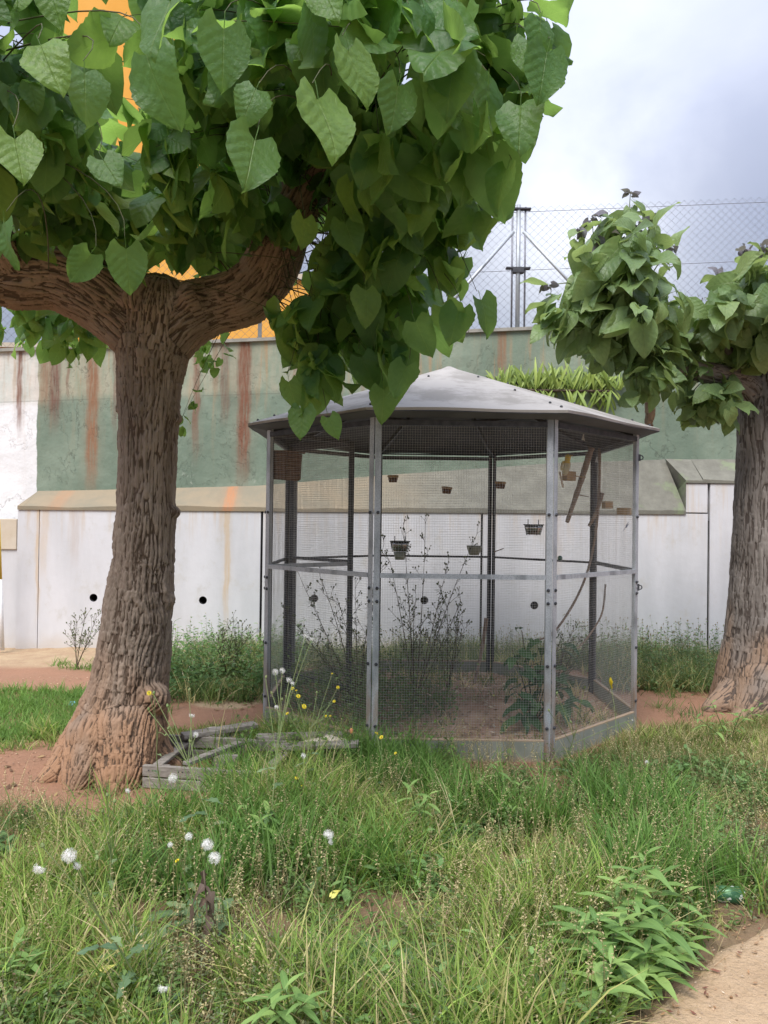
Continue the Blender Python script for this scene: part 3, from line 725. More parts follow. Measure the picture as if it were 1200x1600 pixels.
    at_ = me2.attributes.new('bark_p', 'FLOAT_VECTOR', 'POINT'); at_.data.foreach_set('vector', np.stack([uu, vv, s * .22], -1).astype(np.float32).ravel())
    nz = np.array([fb((float(p[0]) * 7, float(p[1]) * 7, float(p[2]) * 3)) for p in co])
    rd = sst(co[:, 2] - base_z + nz * .42, .80, .10) * .95
    if red_limbs: rd = np.maximum(rd, sst(co[:, 2] + nz * .3, 2.35, 2.9) * .38)
    at_ = me2.attributes.new('bark_r', 'FLOAT', 'POINT'); at_.data.foreach_set('value', rd.astype(np.float32))
    me2.materials.clear(); me2.materials.append(mat)
    o = link(name, me2, None, parent, True); return o

# --- leaves: a heart-shaped blade on a petiole, the tip along +Y, the face along +Z
def leaf_mesh(name, L, W, pet, serr, fold, droop, lobe, rows, curl=0.0, seed=0, cols=4):
    rn = random.Random(seed); V, UV, F = [], [], []
    def wd(t): return W * .5 * (.50 + .50 * math.sin(min(1.0, t / .26) * math.pi / 2)) * max(0.0, 1 - t ** 2.5) ** .90
    ph = rn.random() * 6
    for i in range(rows + 1):
        t = i / rows; w = wd(t); s = (serr if i % 2 else -serr) * (1 if 0 < i < rows else 0)
        for j in range(cols + 1):
            q = j / cols * 2 - 1; x = q * w * (1 + (s if abs(q) > .99 else 0))
            y = pet + t * L - lobe * L * abs(q) ** 1.5 * max(0, 1 - t * 2.2) ** 1.5 - (0.02 * L if (i % 2 and abs(q) > .99) else 0)
            z = fold * abs(x) - droop * L * t * t + .09 * L * math.sin(t * 8 + ph + q * 2.5) * abs(q) * .6 + .03 * L * math.sin(t * 4 + ph * 2 + q * 4) + curl * L * q * t + .006 * L * math.cos(t * rows * math.pi) * (abs(q) == .5)
            V.append((x, y, z)); UV.append((q * .5 * w / (W * .5) * 1 + .5, t))
    c1 = cols + 1
    for i in range(rows):
        for j in range(cols): F.append((i * c1 + j, i * c1 + j + 1, (i + 1) * c1 + j + 1, (i + 1) * c1 + j))
    b = len(V); pr = .0016
    for k_, (yy, zz) in enumerate(((0, .012), (pet * .5, .008), (pet + .004, 0))):
        for q in range(3):
            an = 2 * math.pi * q / 3; V.append((pr * math.cos(an), yy, zz + pr * math.sin(an))); UV.append((.5, .5))
    for k_ in range(2):
        for q in range(3): F.append((b + k_ * 3 + q, b + k_ * 3 + (q + 1) % 3, b + k_ * 3 + 3 + (q + 1) % 3, b + k_ * 3 + 3 + q))
    return np.array(V, np.float32), np.array(UV, np.float32), np.array(F, np.int32)
def leaf_data(spec, mat, nm):
    V, UV, F = spec; o = np_mesh(nm, V, F, mat, None, None, True, UV); me = o.data; bpy.data.objects.remove(o); return me
def frame(tip, nrm):
    y = Vector(tip).normalized(); z = Vector(nrm) - y * Vector(nrm).dot(y)
    z = z.normalized() if z.length > 1e-5 else y.orthogonal().normalized(); x = y.cross(z)
    return Matrix((x, y, z)).transposed()
def put_leaves(L, specs, specs_far, mat, parent, maxn, name='leaf', extra=None):
    """L: list of (pos, tip, normal, scale, kind, priority); the maxn with highest priority become parts"""
    L.sort(key=lambda a: -a[5]); off = woff(parent)
    data = [leaf_data(s, mat, name) for s in specs]
    for (p, t, n, sc, k, _) in L[:maxn]:
        o = bpy.data.objects.new(name, data[k % len(data)]); COL.objects.link(o); o.parent = parent
        o.matrix_basis = Matrix.Translation(p - off) @ frame(t, n).to_4x4() @ Matrix.Scale(sc, 4)
    rest = L[maxn:]
    if rest:
        VV, FF, UU = [], [], []; b = 0
        for (p, t, n, sc, k, _) in rest:
            V, UV, F = specs_far[k % len(specs_far)]; m = np.array(frame(t, n)); VV.append(V @ m.T * sc + np.array(p - off)); FF.append(F + b); UU.append(UV); b += len(V)
        o = np_mesh('foliage', np.concatenate(VV), np.concatenate(FF), mat, parent, None, True, np.concatenate(UU)); o['kind'] = 'stuff'

rng = random.Random(11)
def rdir(r=rng):
    while True:
        v = Vector((r.uniform(-1, 1), r.uniform(-1, 1), r.uniform(-1, 1)))
        if .05 < v.length < 1: return v.normalized()
def in_ell(p, e): return sum(((p[i] - e[0][i]) / e[1][i]) ** 2 for i in range(3))

t1 = thing('mulberry_tree', 'big mulberry tree with thick furrowed trunk and large leaves left of the cage', 'tree', (T1[0], T1[1], 0))
D = 4.8
ch = [keyed([(168, 1250, 100, D), (172, 1205, 96, D), (181, 1165, 84, D), (192, 1120, 70, D), (203, 1070, 60, D), (211, 1010, 55, D), (218, 930, 51, D), (225, 870, 47, D), (229, 780, 44, D), (231, 700, 45, D), (235, 600, 49, D), (240, 540, 58, D), (246, 490, 62, D)]),
      keyed([(240, 540, 50, D), (195, 492, 54, D), (150, 458, 55, 4.75), (90, 432, 54, 4.7), (20, 430, 52, 4.6), (-60, 420, 46, 4.5), (-170, 370, 38, 4.4)]),
      keyed([(246, 540, 50, D), (290, 495, 50, D), (340, 475, 44, 4.8), (385, 462, 46, 4.75), (418, 425, 44, 4.7), (440, 375, 42, 4.6), (470, 310, 37, 4.5), (505, 240, 31, 4.35), (545, 150, 26, 4.2), (580, 40, 20, 4.1), (590, -80, 14, 4.0)]),
      keyed([(30, 430, 40, 4.6), (-20, 360, 30, 4.3), (-90, 260, 22, 4.0), (-130, 120, 16, 3.7), (-140, 0, 11, 3.5)])]
roots = [[(170, 1140, 50, 4.75), (120, 1185, 38, 4.65), (85, 1212, 22, 4.55), (58, 1226, 10, 4.5)], [(220, 1140, 40, 4.75), (245, 1180, 28, 4.72), (274, 1196, 12, 4.7)],
         [(195, 1150, 60, 4.65), (190, 1212, 48, 4.5), (180, 1250, 25, 4.38)], [(150, 1160, 50, 4.6), (128, 1215, 34, 4.45), (112, 1240, 16, 4.38)], [(190, 1120, 34, 5.0), (140, 1140, 22, 5.3), (110, 1160, 10, 5.5)]]
ch += [keyed(r_) for r_ in roots]
kn = [(at(182, 908, 4.76), .060), (at(184, 880, 4.78), .050), (at(259, 938, 4.76), .056), (at(252, 925, 4.72), .045), (at(258, 880, 4.78), .05), (at(240, 1092, 4.66), .10), (at(188, 640, 4.75), .035), (at(276, 655, 4.78), .036), (at(272, 800, 4.78), .035),
      (at(300, 470, 4.65), .09), (at(210, 470, 4.65), .10)]
bark_body('trunk', ch, kn, M['bark'], t1, .0068, .0165, 50.0, 0.02, 3.1)

LS = [leaf_mesh('l', .195, .183, .05, .03, sf, dr, .20, 16, cu, i) for i, (sf, dr, cu) in enumerate([(.12, .12, 0), (.06, .3, .08), (.20, .08, -.10), (.10, .2, .12), (-.12, .25, .10), (.34, .35, 0), (.5, .1, .15), (.2, .55, -.15), (-.25, .3, 0), (.15, -.2, .2)])]
LF = [leaf_mesh('l', .195, .183, .05, .03, sf, dr, .20, 6, cu, i, 2) for i, (sf, dr, cu) in enumerate([(.22, .12, 0), (.12, .3, .1), (.30, .08, -.12), (.15, .2, .16), (-.12, .25, .10), (.34, .35, 0), (.5, .1, .15), (.2, .55, -.15), (-.25, .3, 0), (.15, -.2, .2)])]
CAMP = Vector((0, 0, CAM_Z))
# crown lobes: (centre px, py, depth), radii in metres, number of twigs, leaf scale, limb start (px, py, depth)
lobes = [((585, 150, 3.1), (.58, .8, .42), 26, 1.15, (545, 150, 4.2)), ((780, 140, 3.2), (.22, .35, .32), 7, 1.0, (600, 60, 4.1)), ((590, 20, 3.2), (.66, .75, .35), 20, 1.0, (590, -60, 4.0)),
         ((560, 370, 4.3), (.40, .45, .42), 14, 1.0, (470, 300, 4.5)), ((640, 330, 3.9), (.34, .4, .45), 14, 1.0, (500, 240, 4.35)), ((600, 480, 4.1), (.40, .35, .34), 12, 1.0, (450, 350, 4.6)), ((505, 530, 4.2), (.34, .30, .34), 11, .95, (430, 400, 4.7)),
         ((700, 430, 3.8), (.13, .2, .20), 4, .95, (520, 230, 4.3)), ((500, 600, 4.15), (.17, .2, .13), 4, .9, (430, 410, 4.7)), ((615, 575, 4.0), (.10, .15, .14), 4, .9, (480, 300, 4.5)),
         ((290, 375, 5.35), (.55, .3, .22), 20, .95, (20, 360, 4.3)), ((150, 350, 5.2), (.35, .3, .2), 10, .95, (20, 360, 4.3)), ((235, 330, 4.5), (.35, .4, .22), 14, .9, (20, 360, 4.3)), ((330, 250, 3.8), (.55, .6, .45), 26, .95, (260, 300, 5.2)), ((290, 60, 3.3), (.60, .7, .38), 20, 1.05, (240, 120, 5.3)), ((120, 330, 4.1), (.60, .55, .22), 22, .95, (30, 330, 4.2)), ((180, 230, 4.9), (.8, .5, .5), 14, .95, (250, 250, 5.2)),
         ((30, 200, 3.3), (.45, .5, .5), 16, 1.0, (45, 230, 3.9)), ((20, 50, 3.0), (.5, .5, .35), 15, 1.0, (0, 0, 3.9)), ((110, 210, 4.2), (.5, .4, .35), 16, 1.0, (0, 0, 3.9)), ((420, 330, 5.1), (.5, .4, .45), 14, .95, (262, 420, 5.0)), ((420, 90, 4.3), (.8, .7, .5), 20, 1.0, (545, 150, 4.2)),
         ((60, 540, 5.4), (.60, .5, .10), 13, .75, (20, 430, 4.7)), ((170, 530, 5.7), (.30, .4, .22), 8, .62, (150, 450, 4.8)), ((318, 560, 5.5), (.10, .2, .22), 4, .55, (290, 490, 4.9)), ((284, 665, 5.0), (.03, .05, .10), 2, .42, (276, 655, 4.85)),
         ((760, 330, 3.6), (.14, .2, .14), 4, .9, (640, 200, 3.8))]
# lobes outside the frame complete the crown overhead
over = [(Vector((-1.6, 4.2, 4.9)), (2.2, 2.0, .9), 22), (Vector((-.6, 3.2, 4.3)), (1.6, 1.2, .5), 12), (Vector((-2.8, 4.4, 3.9)), (.9, 1.4, .7), 12)]
gaps = [(at(160, 100, 3.6), (.13, 1.3, .30)), (at(40, 90, 3.6), (.08, 1.2, .12)), (at(425, 410, 4.1), (.24, .9, .27)), (at(478, 300, 3.9), (.15, .9, .22)), (at(60, 440, 4.2), (.8, .8, .21)), (at(300, 465, 4.3), (.55, .7, .20)), (at(900, 260, 3.2), (.25, 1, .3))]
leaves = []; twigs = MB()
LIMB = []
for c_ in ch[1:4]:
    q_, r_q = resample(c_[0], c_[1], .12); LIMB += q_[4:]
def limb_pt(b): return min((rng.choice(LIMB) for _ in range(7)), key=lambda p: (p - b).length) + rdir() * .02
def twig_with_leaves(a, b, nl, sc, spread, c_out, droopy=.75, r0=.006, list_=None, avoid=True, tw=None, kmax=10):
    a, b = Vector(a), Vector(b); L = (b - a).length
    mid = (a + b) / 2 + Vector((rng.uniform(-.12, .12), rng.uniform(-.12, .12), .12 + .10 * L)) * min(1, L)
    pts = [a * (1 - t) ** 2 + mid * 2 * t * (1 - t) + b * t * t for t in [i / 7 for i in range(8)]]
    lst = leaves if list_ is None else list_; kept = 0
    for i in range(nl):
        t = 1 - rng.random() ** 1.4 * min(1.0, spread / max(L, .01)); p = a * (1 - t) ** 2 + mid * 2 * t * (1 - t) + b * t * t
        out = (p - c_out); out.z *= .3; out = out.normalized() if out.length > .01 else Vector((0, -1, 0))
        q = p + rdir() * .05
        tip = (Vector((0, 0, -droopy)) + out * .35 + rdir() * .7)
        toc = (CAMP - p); toc.z = 0; toc.normalize()
        nrm = out * .7 + Vector((0, 0, .7)) + rdir() * .95 + Vector((0, -.35, 0))
        s = sc * rng.uniform(.62, 1.15) * (1 if rng.random() > .12 else .55)
        c = q + tip.normalized() * .13 * s
        if avoid and any(in_ell(c, e) < 1 for e in gaps): continue
        lst.append((q, tip, nrm, s, rng.randrange(kmax), -((c - CAMP).length))); kept += 1
    if kept >= nl * .5: (tw or twigs).tube(pts, [r0 * (1 - .75 * i / 7) for i in range(8)], 5, False)
for (c, rad, n, sc, st) in lobes:
    cc = at(*c); s0 = at(*st)
    for i in range(n):
        d = rdir(); rr = rng.random() ** .45
        b = cc + Vector((d.x * rad[0], d.y * rad[1], d.z * rad[2])) * rr
        b.z += .06
        twig_with_leaves(limb_pt(b), b, 10 if rad[0] > .2 else 6, sc, .38, cc - Vector((0, 0, .1)) if rad[0] > .2 else s0, r0=.005 if rad[0] > .2 else .0035)
for (c, rad, n) in over:
    for i in range(n):
        d = rdir(); rr = rng.random() ** .4; b = c + Vector((d.x * rad[0], d.y * rad[1], d.z * rad[2])) * rr
        ang = math.degrees(math.atan2(b.z - CAM_Z, b.y))
        if b.z - CAM_Z < .70 * b.y + .12: continue
        twig_with_leaves(limb_pt(b), b, 9, 1.1, .35, c, r0=.006)
# big leaves hanging nearest the viewer: (attachment px, py, distance, sideways lean, scale, kind)
for px, py, d, lean, s, k in ((275, -20, 2.15, 0, 1.15, 0), (535, 55, 2.35, .15, 1.0, 0), (488, 130, 2.3, -.05, 1.15, 2), (402, 200, 2.5, .15, 1.15, 0), (625, 115, 2.5, -.35, .85, 2), (405, 130, 2.5, -.7, .75, 1), (500, -30, 2.4, 0, .8, 0),
        (655, 30, 2.6, .2, .8, 2), (60, 60, 2.5, .1, 1.0, 1), (130, 95, 2.6, -.2, 1.0, 3), (225, 60, 2.5, .1, 1.25, 1), (155, 240, 2.9, .6, .8, 0), (195, 370, 3.0, -.05, .95, 0), (150, 385, 3.1, -.4, .8, 2), (858, 60, 2.7, .1, 1.05, 0), (845, 20, 2.7, .1, .8, 1), (825, 50, 2.8, -.5, .75, 2),
        (815, 150, 2.8, .05, 1.05, 3), (760, 110, 2.8, .1, 1.1, 1), (800, 250, 3.0, -.1, .9, 5), (570, 440, 3.7, -.3, .95, 1), (535, 335, 3.6, .1, .95, 0), (475, 330, 3.6, -.2, .8, 2), (20, 200, 2.6, 0, 1.0, 0), (10, 330, 2.9, .2, .9, 1), (350, 20, 2.5, .2, 1.1, 0), (720, 10, 2.6, 0, 1.0, 2),
        (448, 585, 4.0, -.1, .85, 0), (474, 628, 4.0, 0, .9, 2), (511, 645, 4.0, .05, .65, 5), (598, 595, 3.9, .05, .95, 1), (640, 560, 3.8, -.3, .95, 0), (720, 470, 3.6, 0, 1.0, 2), (745, 455, 3.6, .15, .95, 5), (690, 465, 3.6, .05, 1.0, 0), (560, 545, 4.0, .2, 1.0, 1), (645, 490, 3.7, .1, 1.0, 3)):
    q = at(px, py, d); n_ = Vector((rng.uniform(-.9, .9), -1, rng.uniform(-.1, 1.1))); leaves.append((q, Vector((lean + rng.uniform(-.45, .45), rng.uniform(-.5, .3), -1)), n_, s * .95, k, 5.0))
    e = q + Vector((rng.uniform(-.1, .1), .25, .18)); far = limb_pt(q); far = q + (far - q) * .8; mm_ = e + Vector((0, .1, .25)); P2_ = [q * (1 - u_) ** 2 + mm_ * 2 * u_ * (1 - u_) + far * u_ * u_ for u_ in [i_ / 9 for i_ in range(10)]]; twigs.tube(P2_, [.0014 + .003 * i_ / 9 for i_ in range(10)], 5, False)
put_leaves(leaves, LS, LF, M['leaf'], t1, 300)
twigs.build('twigs', M['twig'], t1, True)['kind'] = 'stuff'

# --- second tree
t2 = thing('broadleaf_tree', 'grey barked tree with pale broad leaves at the right edge', 'tree', (T2.x, 6.65, 0))
D2 = 6.65
ch = [keyed([(1205, 1100, 92, D2), (1202, 1050, 78, D2), (1204, 1000, 68, D2), (1205, 900, 60, D2), (1205, 800, 54, D2), (1205, 700, 50, D2), (1203, 640, 46, D2), (1215, 560, 38, 6.7), (1250, 470, 30, 6.8), (1290, 380, 20, 6.9)]),
      keyed([(1198, 650, 30, D2), (1165, 602, 24, 6.6), (1130, 588, 18, 6.5), (1085, 578, 16, 6.4), (1040, 568, 13, 6.35), (1000, 545, 10, 6.3), (970, 500, 8, 6.2), (955, 440, 6, 6.2)]),
      keyed([(1180, 615, 18, D2), (1150, 560, 12, 6.5), (1120, 510, 8, 6.4)])]
ch += [keyed(r_) for r_ in ([(1180, 1060, 50, D2), (1145, 1090, 28, 6.5), (1108, 1108, 12, 6.4)], [(1200, 1070, 60, 6.5), (1180, 1105, 40, 6.35), (1160, 1126, 20, 6.25)])]
bark_body('trunk', ch, [(at(1150, 605, 6.6), .10)], M['bark2'], t2, .009, .011, 34.0, 0.05, 8.4, False)
LS2 = [leaf_mesh('l', .22, .20, .07, .008, sf, dr, .24, 9, cu, i) for i, (sf, dr, cu) in enumerate([(.25, .35, 0), (.10, .5, .1), (.3, .2, -.12), (.2, .4, .12)])]
LF2 = [leaf_mesh('l', .22, .20, .07, .008, sf, dr, .24, 5, cu, i, 2) for i, (sf, dr, cu) in enumerate([(.25, .35, 0), (.10, .5, .1), (.3, .2, -.12), (.2, .4, .12)])]
leaves2 = []; twigs2 = MB(); purple = []
lob2 = [((960, 470, 6.15), (.54, .55, .40), 44, 1.15, (975, 520, 6.2)), ((985, 380, 6.2), (.32, .35, .30), 15, 1.05, (960, 450, 6.2)), ((1010, 580, 6.1), (.22, .3, .20), 18, .95, (1000, 545, 6.3)), ((1170, 480, 6.3), (.48, .5, .38), 36, 1.1, (1150, 540, 6.5)), ((1120, 640, 6.35), (.24, .25, .20), 16, .8, (1120, 580, 6.5)),
        ((1250, 520, 6.6), (.5, .6, .6), 30, .95, (1230, 520, 6.8)), ((1050, 500, 6.4), (.34, .3, .24), 22, 1.05, (1060, 570, 6.4)), ((880, 480, 6.1), (.18, .25, .16), 9, .95, (960, 500, 6.2)), ((1080, 600, 6.5), (.25, .2, .07), 6, .7, (1080, 575, 6.4))]
sg = gaps; gaps = [(at(1072, 400, 6.3), (.09, 1.0, .18)), (at(1095, 588, 6.1), (.36, .9, .085))]
for (c, rad, n, sc, st) in lob2:
    cc = at(*c); s0 = at(*st)
    for i in range(n):
        d = rdir(); rr = rng.random() ** .6 * 1.12; b = cc + Vector((d.x * rad[0], d.y * rad[1], d.z * rad[2])) * rr
        twig_with_leaves(s0 + rdir() * .04, b, 9, sc * .92, .42, cc - Vector((0, 0, .15)), .6, r0=.006, list_=leaves2, tw=twigs2, kmax=4)
# upright shoots with dark unfolding leaves at the tips
for px, py in ((985, 303), (925, 340), (905, 355), (1000, 355), (960, 365), (1050, 385), (1160, 392), (1172, 402), (1125, 430), (858, 445), (1020, 345), (1195, 385), (940, 385)):
    tip = at(px, py, 6.15 + rng.uniform(-.15, .15)); s0 = at(960 + (px - 960) * .5 if px < 1080 else 1165, 450, 6.25)
    s0 = tip + (s0 - tip) * min(1, .55 / max(.01, (s0 - tip).length))
    mid = (s0 + tip) / 2 + Vector((rng.uniform(-.04, .04), 0, .03)); twigs2.tube([s0, mid, tip], [.006, .005, .003], 5, False)
    for i in range(5): purple.append((tip + rdir() * .012, rdir() * .6 + Vector((0, 0, -.25)), rdir() + Vector((0, 0, .6)), rng.uniform(.22, .42), rng.randrange(4), 0))
    for i in range(3): leaves2.append((tip - Vector((0, 0, .03 + .06 * i)), rdir() * .8 + Vector((0, 0, -.35)), Vector((0, -.2, 1)) + rdir() * .3, rng.uniform(.55, .85), rng.randrange(4), -5.0))
gaps = sg
twigs2.build('twigs', M['young_twig'], t2, True)['kind'] = 'stuff'
put_leaves(leaves2, LS2, LF2, M['leaf2'], t2, 300)
pd = [leaf_data(s, M['purple'], 'young_leaf') for s in LF2]
for (p, t, n, sc, k, _) in purple:
    o = bpy.data.objects.new('young_leaf', pd[k]); COL.objects.link(o); o.parent = t2
    o.matrix_basis = Matrix.Translation(p - woff(t2)) @ frame(t, n).to_4x4() @ Matrix.Scale(sc, 4)

# hanging scaly stalk below the second tree
m = MB(); a0, a1 = at(1019, 600, 6.45), at(1013, 672, 6.5); P_ = [a0 + (a1 - a0) * i / 6 + Vector((.006 * math.sin(i * 2), 0, 0)) for i in range(7)]
m.tube(P_, [.03, .042, .046, .044, .04, .034, .016], 10)
rb = random.Random(4)
for i in range(150):
    t = rb.random(); an = rb.uniform(0, 6.28); p = a0 + (a1 - a0) * t + Vector((math.cos(an), math.sin(an), 0)) * (.044 * (1 - .3 * t)); m.ball(p, .008, 4, 3)
hs = m.build('dried_seed_spike', M['stick'], origin=a1); tag(hs, 'scaly brown dried spike hanging below the right tree\'s leaves', 'seed spike')

# ------------------------------------------------------------------ aviary
av = thing('aviary', 'octagonal wire mesh bird cage with grey posts and pale eight sided metal roof', 'aviary', (OC[0], OC[1], 0))
def ov(k, r=OR, z=0.0):
    """corner k: 0 = near left, 1 = near right, then round to the right and back"""
    a = R(-112.5 + 45 * k); return Vector((OC[0] + r * math.cos(a), OC[1] + r * math.sin(a), z))
ZP = 2.24
bolt = MB(); bolt.lathe((0, 0, 0), [(.011, 0), (.011, .006), (.007, .010), (.0, .010)], 8, Matrix.Rotation(R(90), 3, 'X')); bolt_me = bolt.mesh('bolt'); bolt_me.materials.append(M['dark_steel'])
for k in range(8):
    c = ov(k); e1 = (ov(k - 1) - c).normalized(); e2 = (ov(k + 1) - c).normalized(); outw = (c - Vector((OC[0], OC[1], 0))).normalized()
    m = MB(); w, th = .040, .004
    for e in (e1, e2):
        nrm = Vector((e.y, -e.x, 0)); nrm = nrm if nrm.dot(outw) > 0 else -nrm
        m.quad_box(c + e * (w / 2 + .001) + nrm * .006 + Vector((0, 0, ZP / 2)), e * w / 2, nrm * th / 2, Vector((0, 0, ZP / 2)))
        m.quad_box(c + e * w + nrm * (-.008) + Vector((0, 0, ZP / 2)), e * .0022, nrm * .0115, Vector((0, 0, ZP / 2)))
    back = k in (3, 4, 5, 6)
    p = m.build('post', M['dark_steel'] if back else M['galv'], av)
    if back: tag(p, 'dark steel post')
    if not back:
        # splice plate seam and bolts
        for z in (1.075,):
            q = MB()
            for e in (e1, e2):
                nrm = Vector((e.y, -e.x, 0)); nrm = nrm if nrm.dot(outw) > 0 else -nrm
                q.quad_box(c + e * (w / 2 + .001) + nrm * .0095 + Vector((0, 0, z)), e * w * .48, nrm * .0012, Vector((0, 0, .006)))
            q.build('splice', M['galv'], p)
        for z in (1.06 - .035, 1.06 + .05, 1.60, .62, .22):
            for e in (e1, e2):
                nrm = Vector((e.y, -e.x, 0)); nrm = nrm if nrm.dot(outw) > 0 else -nrm
                b = bpy.data.objects.new('bolt', bolt_me); COL.objects.link(b); b.parent = p
                b.matrix_basis = Matrix.Translation(c + e * .026 + nrm * .009 + Vector((0, 0, z)) - woff(p)) @ (-nrm).to_track_quat('Y', 'Z').to_matrix().to_4x4()
    # kick board, rails and mesh of the side between corners k and k+1
    a, b = c + e2 * .044, ov(k + 1) - e2 * .044
    nrm = Vector((e2.y, -e2.x, 0)); nrm = nrm if nrm.dot(outw) > 0 else -nrm
    kb = MB(); kb.bar(a + Vector((0, 0, .065)), b + Vector((0, 0, .065)), .03, .16); kb.build('kick_board', M['kick'], av, bevel=.003)
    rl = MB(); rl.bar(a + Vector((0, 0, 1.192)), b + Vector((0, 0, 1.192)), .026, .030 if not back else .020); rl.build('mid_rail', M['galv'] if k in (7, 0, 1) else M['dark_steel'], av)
    tr = MB(); tr.bar(a + Vector((0, 0, 2.185)), b + Vector((0, 0, 2.185)), .03, .035); tr.build('top_rail', M['dark_steel'], av)
    # welded netting: real wires
    Lp = (b - a).length; nv = int(Lp / .0165); nh = int(2.03 / .0165); VV, FF = [], []
    rw = .0006; base = np.array(a)[:2]; dirv = np.array(e2)[:2]; rs_ = np.random.RandomState(k)
    def wire(p, q, off):
        n0 = len(VV); d = (q - p).normalized(); x = d.cross(Vector((0, 0, 1)) if abs(d.z) < .5 else Vector((e2.x, e2.y, 0))).normalized(); y = d.cross(x); seg = 4
        for i in range(seg + 1):
            t = i / seg; pp_ = p.lerp(q, t) + off * math.sin(t * math.pi)
            for j in range(3): an = 2 * math.pi * j / 3; VV.append(tuple(pp_ + x * (rw * math.cos(an)) + y * (rw * math.sin(an))))
        for i in range(seg):
            for j in range(3): FF.append((n0 + i * 3 + j, n0 + i * 3 + (j + 1) % 3, n0 + i * 3 + 3 + (j + 1) % 3, n0 + i * 3 + 3 + j))
    bulge = nrm * .012 * rs_.uniform(-1, 1)
    for i in range(nv + 1):
        t = i / nv; p0 = a.lerp(b, t); wv = bulge * math.sin(t * math.pi) + nrm * rs_.uniform(-.0015, .0015) + e2 * rs_.uniform(-.0012, .0012); wire(p0 + Vector((0, 0, .145)), p0 + Vector((0, 0, 2.175)), wv)
    for i in range(nh + 1):
        z = .145 + 2.03 * i / nh; wire(a + Vector((0, 0, z)), b + Vector((0, 0, z)), bulge * math.sin(i / nh * math.pi) + Vector((0, 0, rs_.uniform(-.0014, .0014))))
    offv = np.array(woff(av)); o = np_mesh('wire_mesh', np.array(VV) - offv, FF, M['wire'], av); o['kind'] = 'stuff'
# roof: eight sheets from the apex, with a turned-down lip
APX = Vector((OC[0] + .01, OC[1], 2.835)); RR = 1.67; ZE = 2.262
rr_ = random.Random(5)
for k in range(8):
    A, B = ov(k, RR, ZE), ov(k + 1, RR, ZE); m = MB(); n = 8; ny = 6
    G = []
    for j in range(ny + 1):
        t = j / ny; row = []
        for i in range(n + 1):
            s = i / n; e = A.lerp(B, s); p = APX.lerp(e, max(.03, t)); 
            ripple = .008 * math.sin(s * 5.0 + k) * math.sin(s * math.pi) * t + .012 * math.sin(s * math.pi) * math.sin(t * math.pi)
            p = p + Vector((0, 0, ripple)); row.append(p)
        G.append(row)
    for j in range(ny):
        for i in range(n): m.poly([G[j][i], G[j + 1][i], G[j + 1][i + 1], G[j][i + 1]])
    outv = ((A + B) / 2 - Vector((OC[0], OC[1], ZE))).normalized()
    for i in range(n):
        p, q = G[ny][i], G[ny][i + 1]; lip = Vector((0, 0, -.018)) - outv * .004
        m.poly([p, p + lip, q + lip, q])
        m.poly([p + lip, p + lip - outv * .02 + Vector((0, 0, .004)), q + lip - outv * .02 + Vector((0, 0, .004)), q + lip])
    sh = m.build('roof_sheet', M['roof'], av)
    # dark lining under each sheet
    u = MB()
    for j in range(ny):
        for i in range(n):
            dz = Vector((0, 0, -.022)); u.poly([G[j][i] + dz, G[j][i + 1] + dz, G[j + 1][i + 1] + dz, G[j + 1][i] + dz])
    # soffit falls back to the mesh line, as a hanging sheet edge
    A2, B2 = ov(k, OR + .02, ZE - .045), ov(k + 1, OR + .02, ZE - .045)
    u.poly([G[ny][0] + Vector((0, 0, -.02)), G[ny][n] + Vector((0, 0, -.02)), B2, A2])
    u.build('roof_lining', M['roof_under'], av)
    # screws along the hip
    hip = (A - APX); scr = MB()
    for t in (.30, .62, .88, .955): scr.ball(APX + hip * t + Vector((0, 0, .004)), .010, 6, 4)
    scr.build('roof_screws', M['dark_steel'], sh)
    r1 = MB(); r1.bar(ov(k, OR, ZP - .03), APX + Vector((0, 0, -.07)) + (ov(k) - Vector((OC[0], OC[1], 0))) * .04, .026, .034); r1.build('rafter', M['dark_steel'], av)
    pl = MB(); f = .52; pl.bar(ov(k, OR * f, ZP - .03 + (APX.z - .05 - ZP) * (1 - f)), ov(k + 1, OR * f, ZP - .03 + (APX.z - .05 - ZP) * (1 - f)), .022, .026); pl.build('purlin', M['dark_steel'], av)
m = MB(); m.lathe(APX + Vector((0, 0, -.012)), [(.10, -.030), (.06, -.006), (.02, .012), (0, .014)], 16); m.build('apex_cap', M['roof'], av, True)
# entrance vestibule: a framed mesh door inside the left side
ve = thing('vestibule_frame', 'inner steel door frame with mesh inside the left of the cage', 'frame', (-.5, 6.4, 0))
V1 = at(547, 900, 6.33); V1.z = 0; Lc = ov(7); BL = ov(6)
def upz(v, z): return Vector((v.x, v.y, z))
for p, w in ((V1, .045), (Lc.lerp(BL, .13), .045), (BL + Vector((.07, -.05, 0)), .06)):
    m = MB(); m.box((p.x, p.y, 1.1), (w, w, 2.2)); m.build('frame_post', M['dark_steel'], ve, bevel=.002)
for p, q, z, h in ((V1, Lc, 1.19, .032), (V1, BL, 1.205, .025), (V1, BL, 2.19, .06), (V1, Lc, 2.19, .03), (V1, BL, .16, .04)):
    m = MB(); a_, b_ = upz(p, z), upz(q, z); d = (b_ - a_).normalized() * .04; m.bar(a_ + d, b_ - d, .026, h); m.build('frame_rail', M['galv'] if z == 1.19 else M['dark_steel'], ve)
VV, FF = [], []
e = (BL - V1).normalized(); Lp = (BL - V1).length - .08; a = V1 + e * .04; mesh_mb = MB()
for i in range(int(Lp / .0165) + 1): mesh_mb.tube([upz(a + e * (i * .0165), .18), upz(a + e * (i * .0165), 2.16)], .0008, 3, False)
for i in range(int(1.98 / .0165) + 1): mesh_mb.tube([upz(a, .18 + i * .0165), upz(a + e * Lp, .18 + i * .0165)], .0008, 3, False)
